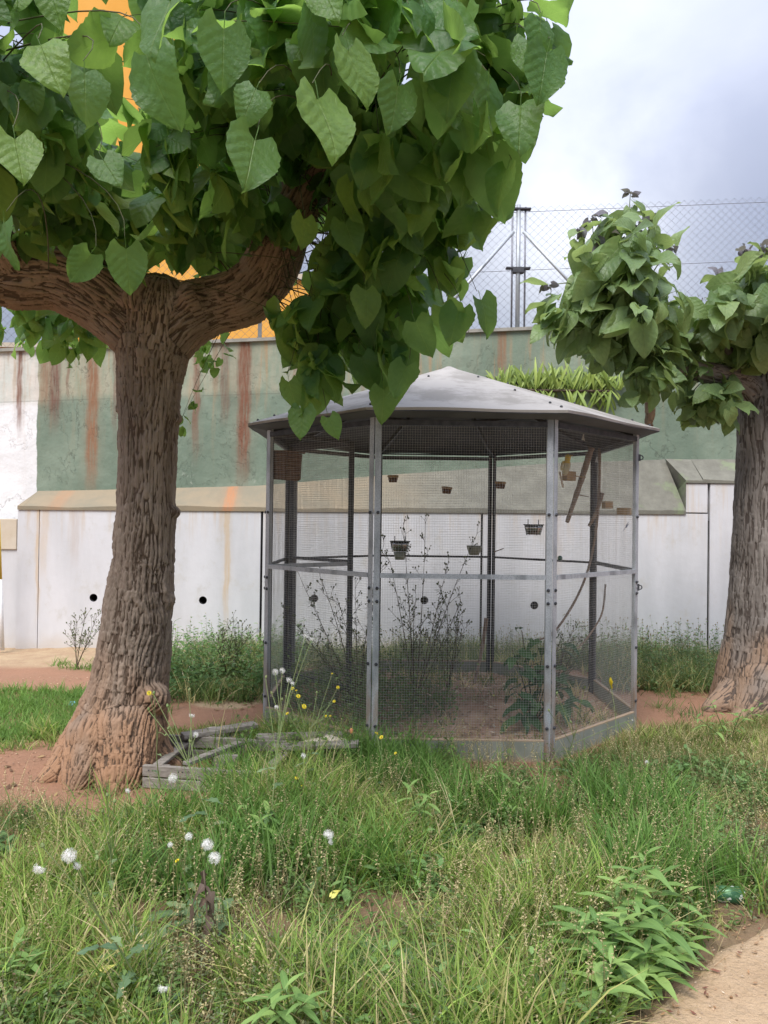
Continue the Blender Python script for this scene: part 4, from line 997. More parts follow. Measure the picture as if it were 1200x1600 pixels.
mesh_mb.build('wire_mesh', M['wire'], ve)['kind'] = 'stuff'
# hooks on the right post
for py in (715, 918):
    p = ov(2, OR + .022); p.z = at(1007, py, 5.78).z; m = MB(); m.lathe(p, [(.012, -.004), (.019, -.004), (.019, .004), (.012, .004), (.012, -.004)], 12, Matrix.Rotation(R(90), 3, 'X')); m.box((p.x - .012, p.y, p.z), (.014, .012, .05)); m.build('hook', M['dark_steel'], av)

# ------------------------------------------------------------------ things in the cage
p = at(446, 728, 6.0)
nb = thing('nest_box', 'brown slatted wooden nest box hung high in the left of the cage', 'nest box', p - Vector((0, 0, .1)))
rot = Matrix.Rotation(R(-38), 3, 'Z') @ Matrix.Rotation(R(4), 3, 'Y')
for i in range(6):
    m = MB(); m.box(p + rot @ Vector((0, -.085, -.085 + .034 * i)), (.19 - .012 * abs(i - 2.5) * .3, .012, .031), rot=rot); m.build('slat', M['wood_dark'], nb, bevel=.002)
    m = MB(); m.box(p + rot @ Vector((.09, 0, -.085 + .034 * i)), (.012, .155, .031), rot=rot); m.build('slat', M['wood_dark'], nb, bevel=.002)
m = MB(); m.box(p + rot @ Vector((0, 0, .11)), (.21, .20, .012), rot=rot); m.build('lid', M['wood_dark'], nb)
m = MB(); m.box(p + rot @ Vector((0, 0.01, -.105)), (.17, .14, .012), rot=rot); m.box(p + rot @ Vector((-.085, .01, 0)), (.012, .14, .2), rot=rot); m.box(p + rot @ Vector((0, .085, 0)), (.17, .012, .2), rot=rot); m.build('case', M['wood_dark'], nb)
# round wicker cups on the far mesh
wick = [((614, 748), 'small wicker nest cup, leftmost of the three on the far mesh', 0), ((698, 766), 'small wicker nest cup, lowest of the three on the far mesh', .1), ((782, 758), 'small wicker nest cup beside the dark post of the cage', .05)]
for (px, py), lab, tl in wick:
    c = at(px, py, 7.64); w = thing('nest_cup', lab, 'nest cup', c - Vector((0, 0, .04)), 'wicker nest cups on the far mesh')
    T = Matrix.Rotation(tl, 3, 'Y')
    m = MB(); m.lathe(c, [(.0, -.034), (.040, -.034), (.046, -.01), (.048, .012)], 16, T); m.build('cup', M['wood_dark'], w, True)
    m = MB(); m.lathe(c, [(.049, .010), (.055, .018), (.055, .032), (.046, .034), (.04, .02)], 16, T); m.build('rim', M['wood_tan'], w, True)
    m = MB(); m.tube([c + Vector((0, .04, .02)), c + Vector((0, .10, .03))], .003, 5); m.build('hook', M['dark_steel'], w)
# steel bowls in wire holders
for px, py, Yd, lab in ((625, 852, 6.5, 'shiny steel feed bowl in a wire holder left of centre'), (834, 826, 6.6, 'shiny steel feed bowl hanging between the two dark posts')):
    c = at(px, py, Yd); s = Yd / 1200
    b_ = thing('feed_bowl', lab, 'bowl', c - Vector((0, 0, .05)), 'steel feed bowls hung in the cage')
    r = 15 * s
    m = MB(); m.lathe(c, [(0.0, -r * .62), (r * .72, -r * .62), (r * .92, 0), (r * .98, r * .35), (r * .94, r * .35), (r * .86, 0), (r * .6, -r * .5), (0, -r * .5)], 24); m.build('bowl', M['steel_bowl'], b_, True)
    m = MB(); ring = [c + Vector((r * 1.04 * math.cos(a_), r * 1.04 * math.sin(a_), r * .40)) for a_ in [2 * math.pi * i / 20 for i in range(21)]]; m.tube(ring, .0045, 5)
    for a_ in (0.4, 1.9, 3.4, 4.9): m.tube([c + Vector((r * 1.04 * math.cos(a_), r * 1.04 * math.sin(a_), r * .4)), c + Vector((r * .8 * math.cos(a_), r * .8 * math.sin(a_), -r * .68))], .003, 5)
    for sx in (-1, 1): m.tube([c + Vector((sx * r * .55, .02, r * .4)), c + Vector((sx * r * .55, .02, r * .95))], .004, 5)
    m.build('wire_holder', M['dark_steel'], b_)
    if px < 700:
        m = MB(); m.lathe(c + Vector((0, 0, -r * 1.0)), [(0, -r * .5), (r * .5, -r * .5), (r * .66, r * .3), (r * .6, r * .3)], 16); q = m.build('lower_cup', M['plastic_grey'], b_, True)
c = at(741, 860, 7.3); m = MB(); m.lathe(c, [(0, -.045), (.045, -.045), (.07, .02), (.074, .045), (.066, .045), (.05, -.03), (0, -.03)], 18); o = m.build('water_cup', M['plastic_grey'], None, True, origin=c); tag(o, 'grey green plastic water cup on a stand before the far mesh', 'cup')
m = MB(); c = at(875, 872, 6.9); m.ball(c, .022, 14, 10); tag(m.build('ball', M['plastic_green'], None, True, origin=c), 'small dark green ball on the rail just right of the near post', 'ball')
# perch boxes and the bird
def crate(px, py, Yd, w, h, lab, rz=0.3):
    c = at(px, py, Yd); t = thing('perch_box', lab, 'box', c - Vector((0, 0, h / 2)))
    ro = Matrix.Rotation(rz, 3, 'Z'); th = .008
    for nm, off, sz in (('front', (0, -w * .4, 0), (w, th, h)), ('back', (0, w * .4, 0), (w, th, h)), ('side', (-w / 2 + th / 2, 0, 0), (th, w * .78, h)), ('side', (w / 2 - th / 2, 0, 0), (th, w * .78, h)), ('bottom', (0, 0, -h / 2 + th / 2), (w * .97, w * .77, th))):
        m = MB(); m.box(c + ro @ Vector(off), sz, rot=ro); m.build(nm, M['wood_tan'], t, bevel=.001)
    return c, t
c, t = crate(889, 744, 6.3, .085, .075, 'tan wooden box that the yellow bird perches on', .35)
m = MB(); m.tube([c + Vector((.03, -.03, 0)), c + Vector((.13, -.03, -.01))], .005, 6); m.build('dowel', M['wood_tan'], t)
crate(975, 799, 6.1, .10, .055, 'larger tan wooden box near the right side mesh', -.45); crate(949, 789, 6.45, .07, .06, 'smaller tan wooden box behind the larger one at the right', .2)
B0 = at(881, 742, 6.27)
bird = thing('bird', 'small yellow headed bird with pale body perched on a wooden box', 'bird', B0 + Vector((0, 0, 0)))
prof = [(0, .0), (.012, .006), (.021, .028), (.025, .055), (.023, .08), (.016, .098), (.0175, .112), (.018, .124), (.012, .138), (0, .142)]
m = MB(); m.lathe(B0 + Vector((0, -.02, -.005)), prof, 16, Matrix.Rotation(R(12), 3, 'Y') @ Matrix.Rotation(R(-10), 3, 'X'))
tb = NT('bird_feathers'); sp_ = tb.n('ShaderNodeSeparateXYZ'); tb.t.links.new(tb.pos(), sp_.inputs[0])
bc_ = tb.mix(tb.rng(sp_.outputs[2], B0.z + .085, B0.z + .10), (0.66, 0.62, 0.42), (0.85, 0.62, 0.06)); tb.bump(tb.noise(160), .6, .002); tb.fin(bc_, .9)
bb = m.build('body', tb.m, bird, True)
H0 = B0 + Vector((.022, -.045, .118))
m = MB(); m.lathe(H0 + Vector((.012, -.006, 0)), [(.006, 0), (.004, .006), (0, .010)], 8, Matrix.Rotation(R(110), 3, 'Y')); m.build('beak', M['wood_tan'], bird, True)
for sy in (-1, 1): m = MB(); m.ball(H0 + Vector((.004, -.002 + sy * .014, .006)), .003, 6, 5); m.build('eye', M['black'], bird)
m = MB(); m.quad_box(B0 + Vector((-.016, -.002, -.03)), Vector((.006, 0, .0)), Vector((0, .003, 0)), Vector((-.012, .0, .05))); m.build('tail', M['beige_cloth'], bird)
for sx in (-1, 1): m = MB(); m.ball(B0 + Vector((-.004 + sx * .012, -.012 + .01 * sx, .055)), .03, 8, 6, (.35, .45, 1.1), Matrix.Rotation(R(12), 3, 'Y')); m.build('wing', tb.m, bird, True)
bird.scale = (1.3, 1.3, 1.3)
for sx in (-1, 1): m = MB(); m.tube([B0 + Vector((sx * .008, -.02, .012)), B0 + Vector((sx * .009, -.022, -.008))], .0022, 5); m.build('leg', M['wood_tan'], bird)
def stick(pts, r, lab, nm='branch', cat='branch', mat='stick', n=8, rough_=.25):
    P = [at(*q) for q in pts]; R_ = [r * (1 - .35 * i / (len(P) - 1)) for i in range(len(P))]; P, R_ = resample(P, R_, .05)
    rn = random.Random(len(lab)); R_ = [q * (1 + rn.uniform(-rough_, rough_) * .5) for q in R_]
    m = MB(); m.tube(P, R_, n); o = m.build(nm, M[mat], None, True, origin=P[-1]); return tag(o, lab, cat)
stick([(924, 700, 6.5), (905, 760, 6.45), (886, 816, 6.4)], .027, 'short thick log hanging at a slant right of the bird', 'log', 'log', 'stick', 10)
stick([(941, 770, 6.6), (932, 800, 6.6), (920, 822, 6.6)], .019, 'thin pale branch stub tied beside the right dark post', 'branch', 'branch')
stick([(937, 700, 6.75), (935, 790, 6.7), (924, 870, 6.7), (903, 930, 6.6), (868, 985, 6.5), (842, 1000, 6.45)], .013, 'long curved bare branch sweeping down to the left past the near post')
stick([(946, 913, 6.7), (940, 960, 6.65), (915, 1000, 6.5), (898, 1016, 6.4)], .009, 'thin curved bare branch right of the near post, below the rail')
stick([(760, 966, 6.9), (752, 1020, 6.9), (741, 1068, 6.8)], .018, 'bare upright stick stuck in the cage floor at its middle', 'stick', 'stick')
stick([(773, 862, 7.6), (787, 857, 7.3)], .006, 'short perch twig sticking out from the dark middle post', 'perch', 'perch')
stick([(902, 773, 6.6), (920, 776, 6.6)], .005, 'thin pale perch crossing beside the slanting log', 'perch', 'perch')
stick([(950, 1085, 6.2), (955, 1070, 6.1)], .003, 'green flower stalk caught in the right mesh below the yellow flower', 'stalk', 'stalk', 'young_twig')
for px, py, Yd, lab in ((911, 683, 6.3, 'white plastic clip on the mesh under the roof, the left one'), (932, 718, 6.8, 'white plastic clip on the right dark post')):
    c = at(px, py, Yd); m = MB(); ro = Matrix.Rotation(.2, 3, 'Y')
    m.box(c, (.010, .008, .05), rot=ro); m.box(c + Vector((.007, 0, -.012)), (.008, .008, .035), rot=Matrix.Rotation(-.25, 3, 'Y')); m.box(c + Vector((0, 0, -.02)), (.022, .006, .006), rot=ro); tag(m.build('clip', M['plastic_white'], origin=c), lab, 'clip')
c = at(976, 826, 6.1); m = MB()
m.poly([c, c + Vector((.012, 0, .03)), c + Vector((.03, 0, .055)), c + Vector((.022, .003, .03))]); m.poly([c, c + Vector((.022, .003, .03)), c + Vector((.04, .002, .045)), c + Vector((.018, 0, .01))]); m.tube([c - Vector((.012, 0, .02)), c + Vector((.03, 0, .05))], .0018, 5)
tag(m.build('feather', simple('blue_grey_feather', (0.22, .25, .34), (.3, .33, .42), 40, .8), origin=c), 'blue grey feather stuck in the right side mesh', 'feather')

# ------------------------------------------------------------------ pallet, sacks, can
G0 = ground_at(330, 1190); pz = 0.02
pa = thing('pallet', 'grey weathered wooden pallet lying in weeds at the tree foot', 'pallet', (G0.x, G0.y, 0))
fl, fr = at(228, 1190, 4.42), at(425, 1205, 4.32); bl, br = at(268, 1160, 4.98), at(480, 1166, 4.86)
def palp(u, v, z):
    a = fl.lerp(fr, u); b = bl.lerp(br, u); p = a.lerp(b, v); return Vector((p.x, p.y, z))
def plank(u0, v0, u1, v1, z, w, h, nm='board', **k):
    m = MB(); m.bar(palp(u0, v0, z), palp(u1, v1, z + k.get('dz', 0)), w, h); return m.build(nm, M['wood_grey'], pa, bevel=.003)
for v, z in ((0, .10), (0, .032)): plank(-.02, v, 1.02, v + .0, z, .028, .062 if z > .05 else .058, dz=-.004)
for v in (.97,): plank(-.02, v, 1.0, v, .115, .030, .07); plank(-.01, v, 1.0, v, .035, .028, .06)
plank(.30, .08, .53, .90, .135, .05, .022, 'cross_piece'); plank(.07, .1, .12, .9, .11, .06, .02, 'cross_piece'); plank(.93, .05, .90, .95, .12, .06, .02, 'cross_piece')
for u in (.1, .5, .88):
    for v in (.06, .92): m = MB(); m.box(palp(u, v, .065), (.11, .07, .10), rz=.15); m.build('block', M['wood_grey'], pa, bevel=.004)
plank(.42, .5, .60, .5, .07, .08, .10, 'block')
for u in (.03, .06, .27, .30, .51, .54, .8):
    m = MB(); c = palp(u, 0, .105); m.ball(c + Vector((0, -.015, 0)), .004, 6, 4); m.build('nail', M['dark_steel'], pa)
for (x0, y0, d0), (x1, y1, d1), lab in (((425, 1168, 4.75), (560, 1162, 4.72), 'loose grey plank lying under the yellow wildflowers, the front one'), ((400, 1152, 4.92), (535, 1148, 4.98), 'loose grey plank behind, running towards the near left post'), ((285, 1150, 4.9), (400, 1132, 5.15), 'short grey plank propped on the back of the pallet')):
    p0, p1 = at(x0, y0, d0), at(x1, y1, d1); p0.z = max(p0.z, .08); p1.z = max(p1.z, .08)
    m = MB(); m.bar(p0, p1, .09, .028); tag(m.build('loose_plank', M['wood_grey'], None, bevel=.003, origin=p0), lab, 'plank', 'loose planks by the pallet')
def sack(px, py, Yd, sx, sy, sz, lab, seed, mat):
    c = at(px, py, Yd); c.z = max(0.0, float(gz(c.x, c.y))); m = MB(); m.ball(c + Vector((0, 0, sz * .8)), 1, 28, 18, (sx, sy, sz)); V = []
    for v in m.v:
        p = Vector(v); q = p - c; n = mnoise.noise((q.x * 9 + seed, q.y * 9, q.z * 9)); n2 = mnoise.noise((q.x * 24, q.y * 24 + seed, q.z * 24)); d = Vector((q.x, q.y, q.z - sz * .8)).normalized()
        p = p + d * (n * .035 + n2 * .012); p.z = max(p.z, c.z - .01); V.append(tuple(p))
    m.v = V; return tag(m.build('sack' if 'sack' in lab else 'stone', mat, None, True, origin=c), lab, 'sack' if 'sack' in lab else 'stone')
sack(352, 1150, 5.15, .19, .10, .085, 'crumpled beige sack slumped behind the pallet near the trunk', 2, M['beige_cloth'])
sack(512, 1160, 4.85, .20, .09, .10, 'pale dusty sack lying in the weeds before the left cage post', 7, M['beige_cloth'])
sack(452, 1140, 4.9, .09, .07, .05, 'flat pale stone between the two beige sacks', 5, M['sand'])
m = MB(); m.ball(at(549, 1142, 4.72), .018, 8, 6, (.6, .4, 1)); o = m.build('wrapper', simple('pink_foil', (.6, .1, .18), (.7, .45, .1), 60, .3), None, origin=at(549, 1142, 4.72)); tag(o, 'scrap of pink and orange wrapper on the right end of the pale sack', 'wrapper')
c = ground_at(1139, 1398, .03); cn = thing('drink_can', 'crushed green drink can lying at the edge of the sandy path', 'can', (c.x, c.y, 0))
tc_ = NT('can_print'); sp_ = tc_.n('ShaderNodeSeparateXYZ'); tc_.t.links.new(tc_.pos(), sp_.inputs[0])
cc_ = tc_.mix(tc_.rng(tc_.noise(26, None, None, 3), .48, .56), (.04, .13, .06), (.12, .26, .13)); cc_ = tc_.mix(tc_.rng(tc_.noise(34, None, None, 2), .62, .66), cc_, (.75, .78, .74)); tc_.fin(cc_, .35, .15)
TT = Matrix.Rotation(R(90), 3, 'Y'); TT = Matrix.Rotation(R(-12), 3, 'Z') @ TT
m = MB(); m.lathe(c, [(.0, -.062), (.024, -.062), (.027, -.056), (.033, -.048), (.033, .048), (.027, .058), (.026, .060), (.022, .054), (0, .054)], 24, TT)
m.v = [tuple(Vector(v) + Vector((0, 0, -1)) * .012 * max(0, 1 - ((Vector(v) - c - Vector((-.005, 0, .03))).length / .04)) + Vector((.004 * mnoise.noise((v[0] * 60, v[1] * 60, v[2] * 60)), 0, .005 * mnoise.noise((v[0] * 70, v[1] * 50, v[2] * 60))))) for v in m.v]
m.build('body', tc_.m, cn, True)
m = MB(); m.lathe(c + TT @ Vector((0, 0, .0605)), [(.0, -.005), (.022, -.005), (.0265, 0), (.027, -.002)], 20, TT); m.build('lid', M['steel_bowl'], cn, True)

# ------------------------------------------------------------------ grass and weeds
rs = np.random.RandomState(7)
def blades(name, pos, length, width, cols, label, lean=(.15, .7), stiff=1.0, kind='stuff', segs=3, cat='grass', clump=None):
    """pos (n,2) or (n,3), length (n,), cols (n,3)"""
    n = len(pos); x, y = pos[:, 0], pos[:, 1]; z = gz(x, y) - .01 + (0.035 * (oct_in(x, y) < 0))
    if pos.shape[1] == 3: z = pos[:, 2]
    az = rs.rand(n) * 2 * np.pi; ln = rs.uniform(lean[0], lean[1], n); cv = rs.uniform(.3, 1.3, n) * stiff
    dx, dy = np.cos(az), np.sin(az); sxv, syv = -dy, dx
    tw = rs.uniform(-1, 1, n)
    sxv, syv = sxv * np.cos(tw) + dx * np.sin(tw), syv * np.cos(tw) + dy * np.sin(tw)
    V = np.empty((n, 2 * segs + 1, 3)); Cc = np.empty((n, 2 * segs + 1, 3))
    for i in range(segs + 1):
        t = i / segs; th = ln + cv * t; hx = length * (np.sin(ln) * t + cv * .55 * t * t * np.cos(ln)) * .8; hz = length * t * (np.cos(ln) - .28 * cv * t)
        px = x + dx * hx; py = y + dy * hx; pz = z + hz; w = width * (1 - t ** 1.7) * (.8 + .5 * min(1, t * 3)) * .5
        sh = .72 + .38 * t
        if i < segs:
            V[:, 2 * i, 0] = px - sxv * w; V[:, 2 * i, 1] = py - syv * w; V[:, 2 * i, 2] = pz; V[:, 2 * i + 1, 0] = px + sxv * w; V[:, 2 * i + 1, 1] = py + syv * w; V[:, 2 * i + 1, 2] = pz
            Cc[:, 2 * i] = cols; Cc[:, 2 * i + 1] = cols
        else: V[:, 2 * segs, 0] = px; V[:, 2 * segs, 1] = py; V[:, 2 * segs, 2] = pz; Cc[:, 2 * segs] = cols
    k = 2 * segs + 1; b = (np.arange(n) * k)[:, None]; tri = []
    for i in range(segs - 1): tri += [(2 * i, 2 * i + 1, 2 * i + 3), (2 * i, 2 * i + 3, 2 * i + 2)]
    tri.append((2 * segs - 2, 2 * segs - 1, 2 * segs)); tri = np.array(tri)
    F_ = (b[:, None, :] * 0 + b[:, :, None] + tri[None]).reshape(-1, 3)
    o = np_mesh(name, V.reshape(-1, 3), F_, M['plant'], None, Cc.reshape(-1, 3), True); return tag(o, label, None, kind=kind) if cat is None else tag(o, label, cat, kind=kind)
def scatter(n, x0, x1, y0, y1, dens):
    x = rs.uniform(x0, x1, n); y = rs.uniform(y0, y1, n); d = dens(x, y); k = rs.rand(n) < d; return np.stack([x[k], y[k]], -1)
def clumped(P, per, rad):
    n = len(P); m = np.repeat(np.arange(n), per); off = rs.normal(0, rad, (len(m), 2)); return P[m] + off, m
def frame_ok(x, y, mar=.25): return np.abs(x) < (.5 * y + mar)
def trunk_d(x, y): return np.minimum(np.hypot((x - T1[0]) / 1.15, (y - T1[1] + .1)), np.hypot(x - T2.x, y - 6.65))
def bare(x, y):
    """1 where the photograph shows bare earth"""
    b = np.zeros_like(x)
    w = .5 * (VB.fbm(x * 4, y * 4, 3) - .5)
    b = np.maximum(b, sst(patch(x, y, 70, 1215, 1.0, .50) + w, 1.05, .85))      # red earth by the roots
    b = np.maximum(b, sst(patch(x, y, 190, 1262, .62, .32) + w, 1.05, .85))
    b = np.maximum(b, sst(patch(x, y, 60, 1066, 1.2, .32) + w, 1.05, .85))
    b = np.maximum(b, sst(patch(x, y, 40, 1028, 1.6, .60) + w, 1.05, .85))
    b = np.maximum(b, sst(patch(x, y, 350, 1095, .42, .34) + w, 1.1, .8))
    b = np.maximum(b, sst(patch(x, y, 185, 1450, .24, .28) + w * 1.6, 1.15, .5) * .72)
    b = np.maximum(b, sst(patch(x, y, 600, 1430, .26, .30) + w * 1.6, 1.15, .5) * .75)
    b = np.maximum(b, sst(patch(x, y, 430, 1470, .20, .20) + w * 1.6, 1.15, .5) * .5)
    b = np.maximum(b, sst(patch(x, y, 1060, 1112, .50, .42) + w, 1.1, .85))
    b = np.maximum(b, sst(path_d(x, y), -.10, .02))
    b = np.maximum(b, sst(patch(x, y, 1136, 1412, .14, .14), 1.1, .8))
    b = np.maximum(b, (trunk_d(x, y) < .30) * 1.0)
    b = np.maximum(b, (np.abs(oct_in(x, y)) < .05) * 1.0)
    return b
pu = fl - bl
def in_pallet(x, y): return ((x > fl.x - .02) & (x < br.x) & (y > 4.33) & (y < 5.0)) * 1.0
def G_cols(n, a, b, c=None, pc=0.0, bright=.25):
    t = rs.rand(n)[:, None]; col = np.array(a) * (1 - t) + np.array(b) * t
    if c is not None: k = rs.rand(n) < pc; col[k] = np.array(c) * rs.uniform(.8, 1.2, (k.sum(), 1))
    return col * rs.uniform(1 - bright, 1 + bright, (n, 1))
GR1, GR2, STRAW = (.10, .19, .035), (.29, .40, .09), (.56, .48, .25)
# near tall grass
def lush(x, y): return sst(VA.fbm(x * 1.6 + 3, y * 1.6, 3), .40, .62)
def near_d(x, y): return (1 - bare(x, y)) * (oct_in(x, y) > .02) * frame_ok(x, y) * (1 - .85 * in_pallet(x, y)) * (1 - .6 * (x > fl.x - .05) * (x < fr.x) * (y > 4.0) * (y < 4.36)) * np.clip(.55 + .6 * lush(x, y), 0, 1) * sst(x + .25 * y, -1.6 + .0, -1.0 + .0).clip(.35, 1)
P = scatter(13500, -2.9, 3.0, 2.15, 5.6, near_d); Q, m_ = clumped(P, 9, .030)
k = (bare(Q[:, 0], Q[:, 1]) < .75) & (oct_in(Q[:, 0], Q[:, 1]) > .02); Q, m_ = Q[k], m_[k]
hgt = (.06 + .15 * lush(Q[:, 0], Q[:, 1]) + .10 * sst(VC(Q[:, 0] * 5, Q[:, 1] * 5), .45, .9) + .07 * sst(Q[:, 1], 3.3, 4.2) * sst(np.abs(Q[:, 0] - .1), 1.2, .3))
hgt = hgt * (1 - .35 * sst(Q[:, 0], 1.0, 1.6) * sst(Q[:, 1], 4.2, 3.6)); hgt = hgt * (1 - .62 * sst(Q[:, 0], .25, .6) * sst(Q[:, 1], 4.2, 4.7) * sst(Q[:, 1], 6, 5.2)); L_ = hgt * rs.uniform(.4, 1.5, len(Q))
cc = G_cols(len(P), GR1, GR2, (.36, .36, .13), .2)[m_] * rs.uniform(.8, 1.2, (len(Q), 1))
dryk = rs.rand(len(Q)) < (.14 + .30 * sst(Q[:, 0] + .2 * VC.fbm(Q[:, 0] * 3, Q[:, 1] * 3), 1.0, 1.9)); cc[dryk] = np.array(STRAW) * rs.uniform(.6, 1.15, (dryk.sum(), 1))
blades('grass', Q, L_, rs.uniform(.003, .0085, len(Q)), cc, 'long green grass covering the foreground', (.1, .9))
# broad coarse blades near the cage
P = scatter(2300, -1.2, 1.6, 3.1, 4.95, lambda x, y: (1 - bare(x, y)) * (oct_in(x, y) > .02) * (1 - .7 * in_pallet(x, y)) * sst(VB.fbm(x * 2.2, y * 2.2), .42, .6) * (1 - (x > .3) * (y > 4.35))); Q, m_ = clumped(P, 14, .035)
k = oct_in(Q[:, 0], Q[:, 1]) > .02; Q, m_ = Q[k], m_[k]
blades('tall_grass', Q, rs.uniform(.14, .42, len(Q)), rs.uniform(.004, .010, len(Q)), G_cols(len(P), (.085, .18, .04), (.19, .32, .075))[m_], 'coarse long bladed grass in front of the cage', (.05, .8), segs=4)
# straw lying on the ground
P = scatter(26000, -2.9, 3.0, 2.1, 5.5, lambda x, y: (oct_in(x, y) > .02) * frame_ok(x, y) * (trunk_d(x, y) > .35) * np.clip(.30 + .6 * sst(VC.fbm(x * 1.8, y * 1.8), .45, .62) + .9 * (bare(x, y) > .3) * (y < 3.6), 0, 1) * (1 - sst(path_d(x, y), -.02, .12) * .93) * (1 - .95 * (bare(x, y) > .5) * (y > 3.7)))
blades('dry_grass', P, rs.uniform(.05, .20, len(P)), rs.uniform(.0016, .004, len(P)), G_cols(len(P), (.30, .22, .11), (.46, .37, .20), (.22, .13, .07), .3), 'dry straw matted on the ground between the weeds', (1.05, 1.5), .25)
# lawn at the left, tall weeds behind the trunk and round the cage
def lawn(x, y):
    w = .4 * (VB.fbm(x * 4, y * 4, 3) - .5)
    a = sst(patch(x, y, 20, 1115, 1.15, .85) + w, 1.05, .8); b = sst(patch(x, y, 230, 1040, 1.05, .32) + w, 1.05, .8)
    return np.maximum(a, b) * (1 - bare(x, y) * .9)
P = scatter(9000, -4.4, -1.0, 4.9, 8.9, lawn); Q, m_ = clumped(P, 8, .03)
blades('lawn_grass', Q, rs.uniform(.05, .15, len(Q)), rs.uniform(.004, .008, len(Q)), G_cols(len(P), (.10, .20, .04), (.19, .31, .075))[m_], 'bright green short grass left of the mulberry trunk', (.1, .9))
def backw(x, y):
    w = .4 * (VB.fbm(x * 4, y * 4, 3) - .5); o = oct_in(x, y)
    a = sst(patch(x, y, 340, 1050, 1.15, 1.5) + w, 1.0, .8) * (x > -2.2) * (x < -.80)
    b = sst(x, 2.05, 2.2) * sst(y, 6.9, 7.2) * (x < 4.6); c = sst(y, 8.1, 8.4) * (x > -1.2); d = sst(x, -2.0, -1.3) * sst(y, 8.0, 8.4)
    return np.maximum.reduce([a, b, c * .8, d]) * (o > .05) * (y < 8.95) * (trunk_d(x, y) > .3)
P = scatter(9000, -2.6, 4.8, 4.9, 8.95, backw); Q, m_ = clumped(P, 10, .04)
blades('verge_grass', Q, (.10 + .22 * VA(Q[:, 0] * 2, Q[:, 1] * 2)) * rs.uniform(.5, 1.4, len(Q)), rs.uniform(.004, .008, len(Q)), G_cols(len(P), (.11, .18, .06), (.22, .29, .10), STRAW, .28)[m_], 'overgrown grass at the wall foot and beside the cage', (.05, .8))
# grass round the right tree and in front of it
P = scatter(9000, 1.2, 4.4, 4.2, 6.9, lambda x, y: (oct_in(x, y) > .12) * (1 - bare(x, y)) * frame_ok(x, y) * (y - .3 * x < 5.2) * (trunk_d(x, y) > .55)); Q, m_ = clumped(P, 8, .03)
blades('rough_grass', Q, rs.uniform(.04, .17, len(Q)), rs.uniform(.003, .006, len(Q)), G_cols(len(P), (.10, .16, .04), (.20, .24, .07), (.33, .25, .13), .25)[m_], 'short yellowish grass between the cage and the right tree', (.2, 1.1))
# stray tufts in the cage and on the red earth
P = scatter(260, -.9, 1.9, 5.1, 7.7, lambda x, y: (oct_in(x, y) < -.06) * sst(VA.fbm(x * 2.5, y * 2.5), .42, .55)); Q, m_ = clumped(P, 16, .04); k = oct_in(Q[:, 0], Q[:, 1]) < -.03; Q, m_ = Q[k], m_[k]
blades('cage_grass', Q, rs.uniform(.08, .30, len(Q)), rs.uniform(.003, .006, len(Q)), G_cols(len(P), (.08, .14, .04), (.17, .22, .07), STRAW, .3)[m_], 'sparse grass tufts growing on the cage floor', (.05, .8))
P = np.array([ground_at(a, b)[:2] for a, b in ((22, 1172), (178, 1228), (190, 1222), (60, 1290), (20, 1300), (90, 1285), (1042, 1108), (1050, 1090), (1075, 1120), (455, 1075), (165, 1240), (95, 1300), (40, 1310), (30, 1275), (70, 1280))]); Q, m_ = clumped(P, 70, .07)
blades('earth_tufts', Q, rs.uniform(.05, .20, len(Q)), rs.uniform(.003, .006, len(Q)), G_cols(len(P), (.07, .15, .04), (.13, .22, .06))[m_], 'separate grass tufts on the bare red earth', (.1, 1.2))

